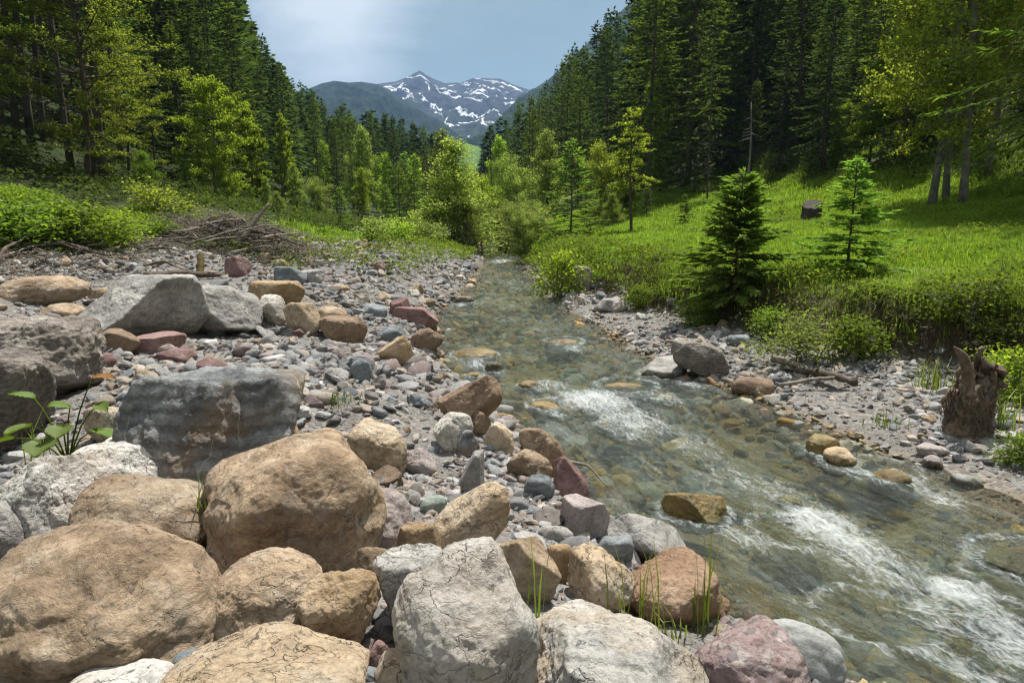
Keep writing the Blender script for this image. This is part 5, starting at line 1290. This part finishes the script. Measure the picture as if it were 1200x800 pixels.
# single tufts of grass between the near stones
M_tuft = leaf_mat('tuft blades', (.10, .17, .025), (.22, .27, .06), .45)
def tuft(px, py, hgt, n, label, w=.006, lean=.4, seed=0, spread=.03):
    rng = np.random.default_rng(900 + seed); p, t = ground_hit(px, py)
    V, Q, T = blades(np.zeros(1), np.zeros(1), np.zeros(1), rng, hgt, n, w, lean, spread)
    link('grass_tuft', mk_mesh('grass tuft', V, [Q, T], M_tuft, False), loc=(p[0], p[1], h1(p[0], p[1])), label=label, cat='grass tuft')
tuft(742, 740, .42, 16, 'tall thin grass tuft in front of the rusty gritty boulder', .007, .4, 1, .035)
tuft(628, 735, .36, 6, 'few tall blades beside the big white boulder', .006, .3, 2)
tuft(826, 745, .46, 9, 'tall grass stalks between the rusty gritty boulder and the water', .008, .25, 3, .02)
tuft(246, 655, .42, 8, 'green blades in the crack between two tan boulders', .009, .25, 4)
tuft(795, 752, .12, 22, 'short grass tuft at the foot of the rusty gritty boulder', .006, .9, 5, .05)
tuft(630, 572, .10, 34, 'short bright grass below the mottled brown stone', .007, .7, 6, .035)
tuft(402, 478, .16, 30, 'small yellowish grass tuft on the bare gravel', .007, .8, 7, .06)
tuft(18, 640, .26, 10, 'grass blades beside the pitted white rock', .011, .5, 8, .03)
tuft(1168, 500, .35, 60, 'lush grass clump next to the upright root stump', .010, .7, 9, .09)
tuft(1092, 458, .34, 50, 'grass clump on the stream side of the upright root stump', .010, .8, 10, .08)
tuft(1040, 500, .14, 30, 'thin grass on the gravel in front of the upright root stump', .008, .9, 11, .08)
tuft(85, 400, .25, 20, 'grass blades behind the rough brown-grey boulder', .008, .5, 12, .06)
tuft(560, 352, .12, 24, 'short grass on the gravel near the dark rock in the shallows', .012, .8, 13, .09)
tuft(40, 560, .34, 9, 'slim grass stalks beside the broad-leaved bramble', .008, .45, 14, .05)

# the bramble with big leaves
def big_plant():
    p, t = ground_hit(80, 545); z0 = h1(p[0], p[1])
    root = link('bramble', None, loc=(p[0], p[1], z0), label='broad-leaved bramble with a russet tip growing between the streaked boulder and the flat white rock', cat='plant')
    s = t / 800
    a = Acc(); rngb = np.random.default_rng(8)
    tips = [(10, 55, .0), (-38, 62, .05), (42, 58, .0), (-5, 22, -.12), (45, 30, -.06), (-48, 22, -.05), (28, 85, .08), (-20, 40, -.1), (22, 42, -.14)]
    base = np.array([0, 0, 0.])
    ml = [(.055, .12, .03), (.05, .11, .025), (.12, .2, .03), (.16, .25, .03)]
    for i, (dx, dzp, dy) in enumerate(tips):
        tip = np.array([dx * s, dy, dzp * s + .06]); q = np.linspace(0, 1, 5)[:, None]
        P = base * (1 - q) + tip * q + np.array([0, 0, .05]) * np.sin(q * math.pi); a.tube(P, np.linspace(.005, .0025, 5), 5)
        # a leaf: rounded blade with a fold along its midrib and a toothed edge
        L = (38 if i in (3, 4) else 30) * s; W = L * (.85 if i in (3, 4, 7, 8) else .55)
        u = np.linspace(0, 1, 13); wv = np.sin(np.pi * u ** .8) ** .8 * W * .5 * (1 + .10 * np.where(np.arange(13) % 2, 1, -1)); wv[0] = wv[-1] = .001
        rows = []
        for j in (-1, -.5, 0, .5, 1):
            rows.append(np.stack([u * L, j * wv, abs(j) * W * .16 - .25 * L * u ** 2 + .012 * L * np.sin(u * 40) * abs(j)], 1))
        Vv = np.stack(rows, 1).reshape(-1, 3)
        az = math.atan2(dy - .08, dx * s) + rngb.normal() * .35; el = rngb.uniform(-.1, .5)
        Rm = Matrix.Rotation(az, 3, 'Z') @ Matrix.Rotation(-el, 3, 'Y') @ Matrix.Rotation(rngb.normal() * .35, 3, 'X')
        Vv = Vv @ np.array(Rm).T + tip
        lf = link('leaf', mk_mesh('bramble leaf', Vv, grid_faces(5, 13), M_bramble if i != 6 else M_russet, True), root)
        if i == 6: lf['label'] = 'russet young leaf'
    link('stem', a.mesh('bramble stem', M_bramble), root)
M_bramble = leaf_mat('bramble leaves', (.05, .11, .02), (.17, .24, .03), .4, vary=.1); M_russet = leaf_mat('russet leaves', (.28, .11, .03), (.38, .2, .06), .4)
big_plant()

# ------------------------------------------------------------------ dead wood
M_drift = wood_mat('weathered wood', (.16, .135, .11), (.40, .355, .30), (22, 22, 22))
M_twig = wood_mat('dead twigs', (.10, .08, .062), (.30, .26, .21), (18, 18, 18))
M_drift_d = wood_mat('dark dead wood', (.06, .045, .035), (.19, .155, .125), (18, 18, 18))
M_root = wood_mat('root wood', (.085, .062, .044), (.34, .26, .195), (26, 26, 12), 2.2)
def limb(pts, r0, r1, sides=7, seed=0, wob=.03):
    rng = np.random.default_rng(seed); pts = np.array(pts, float); t = np.linspace(0, 1, len(pts)); q = np.linspace(0, 1, 14)
    P = np.stack([np.interp(q, t, pts[:, k]) for k in range(3)], 1)
    for _ in range(2): P[1:-1] = .25 * P[:-2] + .5 * P[1:-1] + .25 * P[2:]
    P += wob * np.linalg.norm(P[-1] - P[0]) * np.stack([fbm(np.stack([q * 3 + seed, q * 0 + k * 7.7, q * 0], 1), 2) for k in range(3)], 1) * np.sin(np.pi * q)[:, None]
    return P, (r0 + (r1 - r0) * q) * (1 + .12 * rng.normal(size=14))

def branch(a, b, r0, r1, label, mat, mid=None, twigs=0, seed=0, name='driftwood_branch', lift=(0, 0)):
    """A dead branch between two photo points on the ground, lifted in metres above it at its ends."""
    pa, ta = ground_hit(*a); pb, tb = ground_hit(*b)
    A_ = pa + np.array([0, 0, lift[0]]); B_ = pb + np.array([0, 0, lift[1]])
    return branch3(A_, B_, r0, r1, label, mat, mid, twigs, seed, name)
def branch3(A_, B_, r0, r1, label, mat, mid=None, twigs=0, seed=0, name='driftwood_branch', group=None):
    A_ = np.array(A_, float); B_ = np.array(B_, float)
    o0 = A_.copy(); L = np.linalg.norm(B_ - A_)
    m = (A_ + B_) / 2 + (np.array(mid) if mid is not None else 0)
    acc = Acc(); P, rad = limb([A_ - o0, m - o0, B_ - o0], r0, r1, seed=seed); acc.tube(P, rad, 7)
    rng = np.random.default_rng(seed)
    for k in range(twigs):
        i = rng.integers(3, 13); d = unit(unit(P[-1] - P[0]) * .7 + rng.normal(size=3) * .6); d[2] = abs(d[2]) * .6; l = L * rng.uniform(.12, .4)
        Pt, rt = limb([P[i], P[i] + d * l * .5, P[i] + d * l + np.array([0, 0, -.08 * l])], rad[i] * .5, .003, seed=seed + k, wob=.06); acc.tube(Pt, np.abs(rt), 5)
    return link(name, acc.mesh(name.replace('_', ' '), mat), loc=o0, label=label, cat='branch', group=group)

pile, tp = ground_hit(290, 292); px_, py_, pz_ = pile
sc = tp / 800
def pp(dx, dz, dy=0.0): return (px_ + dx * sc, py_ + dy, pz_ + dz * sc)
branch3(pp(-2, -2, -.7), pp(38, 52, -.5), .062, .03, 'thick bleached branch rising steeply out of the driftwood heap', M_drift, (0, 0, .03), 1, 1)
branch3(pp(12, 2, -.3), pp(-22, 46, .2), .035, .012, 'curved pale branch arching over the driftwood heap', M_drift, (.12, 0, .16), 2, 2)
branch3(pp(5, -4, -.6), pp(-35, 32, -.5), .03, .010, 'bent grey stick on the landward side of the driftwood heap', M_drift, (.1, 0, .12), 2, 3)
branch3(pp(10, 22, -.3), pp(72, 4, -.4), .04, .015, 'dark straight stick sloping down from the heap toward the stream', M_drift_d, (0, 0, .05), 2, 4)
branch3(pp(5, 30, 0), pp(60, 14, 0), .035, .02, 'second dark stick lying above the sloping dark one', M_drift_d, (0, 0, .03), 1, 5)
rb = np.random.default_rng(31)
for k in range(46):
    dx = rb.uniform(-130, 62); z = rb.uniform(-2, 30) * math.exp(-(dx / 75) ** 2); a = rb.uniform(-1, 1); l = rb.uniform(25, 75); dy = rb.uniform(-.9, .7)
    ax = (dx - l / 2, z + rb.uniform(-3, 4), dy - a); bx = (dx + l / 2, z + rb.uniform(-4, 14), dy + a)
    branch3(pp(ax[0], ax[1], ax[2]), pp(bx[0], bx[1], bx[2]), rb.uniform(.012, .028), .006, 'thin grey branch tangled in the driftwood heap on the gravel bank', [M_drift, M_drift, M_drift_d][k % 3], (0, 0, rb.uniform(-.03, .12)), 3, 40 + k, group='branches tangled in the driftwood heap')
branch((234, 326), (238, 324), .085, .05, 'mossy broken stub of wood standing upright behind the large ridged boulder', M_moss if 'M_moss' in globals() else wood_mat('mossy wood', (.07, .055, .02), (.18, .14, .05)), None, 0, 7, 'driftwood_stub', (-.05, .42)).location.z += 0
branch((36, 294), (128, 306), .045, .03, 'dark bent branch lying along the foot of the bramble thicket', M_drift_d, (0, 0, .12), 2, 8, lift=(.1, .08))
branch((98, 302), (133, 324), .06, .05, 'short pale log tilted between bramble thicket and large ridged boulder', M_drift, None, 0, 9, 'driftwood_log', lift=(.15, .05))
branch((-15, 325), (30, 302), .035, .015, 'dark branch poking up at the frame edge in front of the thicket', M_drift_d, (0, 0, .1), 2, 10, lift=(.02, .3))
branch((165, 274), (215, 290), .02, .01, 'thin dark stick in the dead twigs below the hazel bush', M_drift_d, (0, 0, .05), 2, 11, lift=(.25, .12))
branch((168, 328), (262, 326), .06, .045, 'long brown log behind the large ridged boulder', M_drift_d, (0, 0, .04), 1, 12, 'driftwood_log', lift=(.06, .05))
branch((905, 428), (960, 446), .035, .025, 'greyish pole lying nearest the bank among the three driftwood poles', M_drift, (0, 0, .02), 1, 13, 'driftwood_pole', lift=(.07, .07))
branch((935, 442), (1002, 458), .05, .03, 'thickest of the three driftwood poles on the far-side gravel', M_drift_d, (0, 0, .02), 1, 14, 'driftwood_pole', lift=(.08, .08))
branch((912, 458), (1000, 452), .022, .015, 'thin driftwood pole crossing in front of the thicker ones', M_drift, (0, 0, .02), 1, 15, 'driftwood_pole', lift=(.06, .08))
for k in range(16):
    ax = rb.uniform(-10, 185); ay = rb.uniform(292, 334) - .06 * ax; bx = ax + rb.uniform(18, 60); by = ay + rb.uniform(-9, 9)
    branch((ax, ay), (bx, by), rb.uniform(.012, .032), .008, 'dead grey branch washed up between the bramble thicket and the boulders', [M_drift, M_drift_d, M_twig][k % 3], (0, 0, rb.uniform(.02, .12)), 3, 120 + k, lift=(rb.uniform(.02, .1), rb.uniform(.03, .2)))['group'] = 'branches washed up below the bramble thicket'
def reach(px, py, t):
    d = ray(px, py); return (d[0] * t, d[1] * t, CAM_Z + d[2] * t)
branch3(reach(662, 540, 4.55), reach(712, 570, 4.3), .011, .005, 'bleached bent stick reaching from the upright red slab over the water', M_drift, (.02, 0, .05), 1, 16, name='driftwood_stick')
branch3(reach(582, 508, 5.3), reach(640, 530, 5.0), .009, .006, 'pale thin stick lying across the tan stones at the water edge', M_drift, (0, 0, .02), 0, 17, name='driftwood_stick')
link_t = Acc(); rt_ = np.random.default_rng(66)
for k in range(4600):
    y = rt_.uniform(8, 20); x = xL(y) - vegw(y) + rt_.normal(-.1, 1.0) - .4; z = h1(x, y) + abs(rt_.normal()) * .05
    if math.hypot(x - px_, y - py_) < 1.6: z += rt_.uniform(0, .38) * (1 - math.hypot(x - px_, y - py_) / 1.6)
    a = rt_.uniform(0, 6.28); l = rt_.uniform(.12, .5); e = rt_.normal() * .25
    d = np.array([math.cos(a), math.sin(a), e]); p0 = np.array([x, y, z])
    link_t.tube(np.array([p0, p0 + d * l * .5 + rt_.normal(size=3) * .03, p0 + d * l]), [.008, .006, .003], 3, False)
for k in range(1900):
    a0 = rt_.uniform(0, 6.28); r0_ = abs(rt_.normal()) * .8; x = px_ + math.cos(a0) * r0_ * 1.9 - .35; y = py_ + math.sin(a0) * r0_; z = h1(x, y) + rt_.uniform(0, .75) * max(0, 1 - r0_ / 1.5)
    a = rt_.uniform(0, 6.28); l = rt_.uniform(.2, .7); d = np.array([math.cos(a), math.sin(a), rt_.normal() * .25]); p0 = np.array([x, y, z])
    link_t.tube(np.array([p0, p0 + d * l * .5 + rt_.normal(size=3) * .03, p0 + d * l]), [.009, .006, .003], 3, False)
link('twig_litter', link_t.mesh('dead twigs', M_twig), kind='stuff', label='mat of dead twigs washed up around the driftwood heap', cat='twigs')

def root_stump():
    p, t = ground_hit(1128, 512); s = t / 800; z0 = h1(p[0], p[1])
    root = link('root_stump', None, loc=(p[0], p[1], z0), label='gnarled upright driftwood stump with a horn-like root, standing on the far-side gravel', cat='stump')
    rg = np.random.default_rng(14)
    core = Acc()
    nu, nv = 72, 60
    a = np.linspace(0, 2 * math.pi, nu, endpoint=False); v = np.linspace(0, 1, nv); A, Vv = np.meshgrid(a, v)
    prof = np.interp(Vv, [0, .12, .4, .7, .9, 1], [.95, .8, .72, .8, .62, .04])
    d = np.stack([np.cos(A + 1.5 * Vv).ravel() * 2.2, np.sin(A + 1.5 * Vv).ravel() * 2.2, Vv.ravel() * 2.0], 1)
    rr_ = 25 * s * prof * (1 + .26 * ridged(d, 5, .6).reshape(A.shape) + .35 * fbm(d * .7 + 4, 2).reshape(A.shape))
    V3 = np.stack([rr_ * np.cos(A) + 8 * s * Vv, rr_ * .8 * np.sin(A), 78 * s * Vv * (1 + .15 * np.cos(A)) - .04], -1).reshape(-1, 3)
    i = np.arange(nu * nv).reshape(nv, nu); j = np.roll(i, -1, 1)
    core.add(V3, np.stack([i[:-1], j[:-1], j[1:], i[1:]], -1).reshape(-1, 4))
    for k in range(46):          # gnarled strands grown together round the core
        az = rg.uniform(0, 6.28); z0_, z1_ = sorted(rg.uniform(-.02, 88 * s, 2)); z1_ = max(z1_, z0_ + 22 * s)
        tw = rg.normal() * .9; q = np.linspace(0, 1, 9); rad = 23 * s * np.interp((z0_ + (z1_ - z0_) * q) / (80 * s), [0, .12, .4, .7, 1, 1.2], [1, .85, .75, .82, .55, .5]) * rg.uniform(.85, 1.2)
        P = np.stack([np.cos(az + tw * q) * rad + 8 * s * (z0_ + (z1_ - z0_) * q) / (80 * s), np.sin(az + tw * q) * rad * .8, z0_ + (z1_ - z0_) * q], 1) + np.cumsum(rg.normal(size=(9, 3)), 0) * 1.3 * s
        r0_ = rg.uniform(1.6, 5.5) * s; core.tube(P, r0_ * (1 - .55 * np.abs(q * 2 - 1)) * (1 + .2 * rg.normal(size=9)).clip(.5, 1.6), 7)
    for k in range(13):          # broken root ends sticking out of the crown
        b = np.array([rg.uniform(2, 30) * s, rg.uniform(-10, 8) * s, rg.uniform(58, 76) * s]); dr_ = unit(np.array([rg.normal(.35, .6), rg.normal(-.1, .6), rg.uniform(.2, 1)])); l = rg.uniform(10, 24) * s
        q = np.linspace(0, 1, 6)[:, None]; P = b + dr_ * l * q + np.cumsum(rg.normal(size=(6, 3)), 0) * 1.4 * s; core.tube(P, np.linspace(5.5, 2.2, 6) * s * (1 + .2 * rg.normal(size=6)).clip(.5, 1.5), 7)
    link('stump_body', core.mesh('stump body', M_root), root)
    q = np.linspace(0, 1, 16); P = np.stack([np.interp(q, [0, .35, .7, 1], [-2, -6, -14, -30]) * s, -.02 - .05 * q, np.interp(q, [0, .35, .7, 1], [44, 74, 94, 106]) * s], 1)
    P += np.stack([fbm(np.stack([q * 4, q * 0 + 3.3 * c_, q * 0], 1), 2) for c_ in range(3)], 1) * 2.0 * s
    acc = Acc(); acc.tube(P, np.interp(q, [0, .5, .85, 1], [7.5, 6.5, 4, 1.0]) * s * (1 + .12 * fbm(np.stack([q * 9, q * 0, q * 0], 1), 2)), 12)
    link('root', acc.mesh('horn root', M_root), root)
    acc = Acc()
    for k in range(150):
        az = rg.uniform(-3.3, .3); v0 = rg.uniform(.15, .75); r0_ = 22 * s * rg.uniform(.9, 1.15); b = np.array([math.cos(az) * r0_ + 6 * s * v0, math.sin(az) * r0_ * .8, 82 * s * v0]); l = rg.uniform(.06, .26) * v0 + .05
        acc.tube(np.stack([b, b + np.array([.03 * rg.normal() + .02 * math.cos(az), .03 * rg.normal() + .02 * math.sin(az), -l * .5]), b + np.array([.05 * rg.normal(), .05 * rg.normal(), -l])]), [.004, .003, .0015], 4, False)
    link('root_fringe', acc.mesh('root fringe', M_root), root)
root_stump()

M_stump = wood_mat('old stump wood', (.035, .03, .025), (.11, .09, .07), (14, 14, 5))
def cut_stump(px, d, w, h, label):
    x, y = (px - 600) / 800 * d, d; z = h1(x, y)
    root = link('tree_stump', None, loc=(x, y, z), label=label, cat='stump')
    nu, nv = 48, 16; a = np.linspace(0, 2 * math.pi, nu, endpoint=False); v = np.linspace(0, 1, nv); A, Vv = np.meshgrid(a, v)
    r_ = w / 2 * (1 + .35 * (1 - Vv) ** 3) * (1 + .10 * ridged(np.stack([np.cos(A).ravel() * 3, np.sin(A).ravel() * 3, Vv.ravel() * .5], 1), 3).reshape(A.shape) - .05)
    Z = h * Vv * (1 + .22 * np.cos(A - 1) + .10 * pnoise(np.stack([np.cos(A).ravel() * 2.5, np.sin(A).ravel() * 2.5, A.ravel() * 0 + w], 1)).reshape(A.shape)) - .08
    V3 = np.stack([r_ * np.cos(A), r_ * np.sin(A), Z], -1).reshape(-1, 3); i = np.arange(nu * nv).reshape(nv, nu); j = np.roll(i, -1, 1)
    link('bark', mk_mesh('stump bark', V3, np.stack([i[:-1], j[:-1], j[1:], i[1:]], -1).reshape(-1, 4), M_stump), root)
    top = V3[-nu:]; c = top.mean(0) - np.array([0, 0, .004]); Vt = np.concatenate([top * np.array([1, 1, 1]) - np.array([0, 0, .002]), [c]])
    k = np.arange(nu); link('cut_face', mk_mesh('cut face', Vt, np.stack([k, (k + 1) % nu, np.full(nu, nu)], 1), M_stump), root)
cut_stump(945, 20.5, .5, .58, 'dark cut tree stump standing on the open meadow')
cut_stump(915, 19.0, .2, .18, 'tiny broken stump in the meadow beside the larger cut stump')

# ------------------------------------------------------------------ camera, air, light
cam = bpy.data.cameras.new('camera'); co = bpy.data.objects.new('camera', cam); COL.objects.link(co)
co.location = (0, 0, CAM_Z); co.rotation_euler = (math.pi / 2 - PITCH, 0, 0)
cam.sensor_width = 36; cam.lens = 24; cam.clip_start = .05; cam.clip_end = 20000
scene.camera = co

SUN_EL, SUN_AZ = 67.0, 26.0       # azimuth from straight ahead, positive toward the meadow
d = Vector((math.sin(R(SUN_AZ)) * math.cos(R(SUN_EL)), math.cos(R(SUN_AZ)) * math.cos(R(SUN_EL)), math.sin(R(SUN_EL))))
sl = bpy.data.lights.new('sun', 'SUN'); sl.energy = 5.0; sl.angle = R(.6); sl.color = (1, .95, .87)
so = bpy.data.objects.new('sun', sl); COL.objects.link(so); so.rotation_euler = d.to_track_quat('Z', 'Y').to_euler(); so.location = d * 60

w = bpy.data.worlds.new('World'); scene.world = w; w.use_nodes = True; w.node_tree.nodes.clear()
class WM: node_tree = w.node_tree
nt = NT(WM)
sky = nt.new('TexSky', sky_type='NISHITA', sun_disc=False, sun_elevation=R(SUN_EL), sun_rotation=R(SUN_AZ), air_density=1.0, dust_density=.6, ozone_density=1.0, altitude=900)
gen = nt.new('TexCoord').outputs['Generated']
n1 = nt.noise(nt.vmul(gen, (2.2, 2.2, 5.0)), 1.0, 8, .6, .6); n2 = nt.noise(nt.vmul(gen, (7, 7, 14)), 1.0, 7, .65, .4)
cl = nt.math('ADD', nt.math('MULTIPLY', n1, .75), nt.math('MULTIPLY', n2, .25))
# a brighter bank of cirrus above the valley mouth
dot = nt.new('VectorMath', operation='DISTANCE'); nt.l.new(gen, dot.inputs[0]); dv = ray(398, 38); dv = dv / np.linalg.norm(dv); dot.inputs[1].default_value = tuple(dv)
patch = nt.ramp(dot.outputs['Value'], [(0.0, .40), (.045, .27), (.11, .06), (.2, 0.)])
cl = nt.math('ADD', cl, patch)
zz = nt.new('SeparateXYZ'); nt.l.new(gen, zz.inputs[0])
# bright cloud added overhead, unseen, as fill light; thin veil low over the valley
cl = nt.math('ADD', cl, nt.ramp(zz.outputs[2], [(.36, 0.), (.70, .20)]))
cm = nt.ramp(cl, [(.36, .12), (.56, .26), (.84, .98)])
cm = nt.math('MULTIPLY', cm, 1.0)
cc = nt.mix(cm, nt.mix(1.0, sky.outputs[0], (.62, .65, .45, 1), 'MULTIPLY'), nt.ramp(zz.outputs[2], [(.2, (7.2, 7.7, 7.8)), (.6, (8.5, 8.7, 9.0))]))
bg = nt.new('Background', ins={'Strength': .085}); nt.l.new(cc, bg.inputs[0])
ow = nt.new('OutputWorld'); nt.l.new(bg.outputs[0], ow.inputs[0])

def haze():
    x0, x1, y0, y1, z0, z1 = -2600, 2600, -60, 4600, -8, 900
    # the ground is reached by the box only where the camera can look
    V = np.array([(x, y, z) for x in (x0, x1) for y in (y0, y1) for z in (z0, z1)], float)
    Q = np.array([(0, 1, 3, 2), (4, 6, 7, 5), (0, 4, 5, 1), (2, 3, 7, 6), (0, 2, 6, 4), (1, 5, 7, 3)])
    m, n_ = new_mat('valley haze')
    v = n_.new('VolumePrincipled', ins={'Color': (.27, .47, .80, 1), 'Density': .00018, 'Anisotropy': .2})
    n_.l.new(v.outputs[0], n_.out.inputs['Volume'])
    o = link('haze', mk_mesh('haze', V, Q, m, False), kind='stuff', label='thin blue haze filling the valley', cat='haze')
haze()

vs = scene.view_settings; scene.display_settings.display_device = 'sRGB'
vs.view_transform = 'Standard'; vs.look = 'None'; vs.exposure = 0.68; vs.gamma = 1.0; vs.use_curve_mapping = False
cy = scene.cycles
cy.max_bounces = 7; cy.diffuse_bounces = 3; cy.glossy_bounces = 2; cy.transmission_bounces = 3; cy.transparent_max_bounces = 10; cy.volume_bounces = 0
cy.caustics_reflective = False; cy.caustics_refractive = False; cy.sample_clamp_indirect = 6.0; cy.sample_clamp_direct = 5.0
cy.use_denoising = True; cy.pixel_filter_type = 'BLACKMAN_HARRIS'; cy.filter_width = 1.25
try: cy.denoiser = 'OPENIMAGEDENOISE'; cy.denoising_input_passes = 'RGB_ALBEDO_NORMAL'
except Exception: pass
cy.use_adaptive_sampling = False
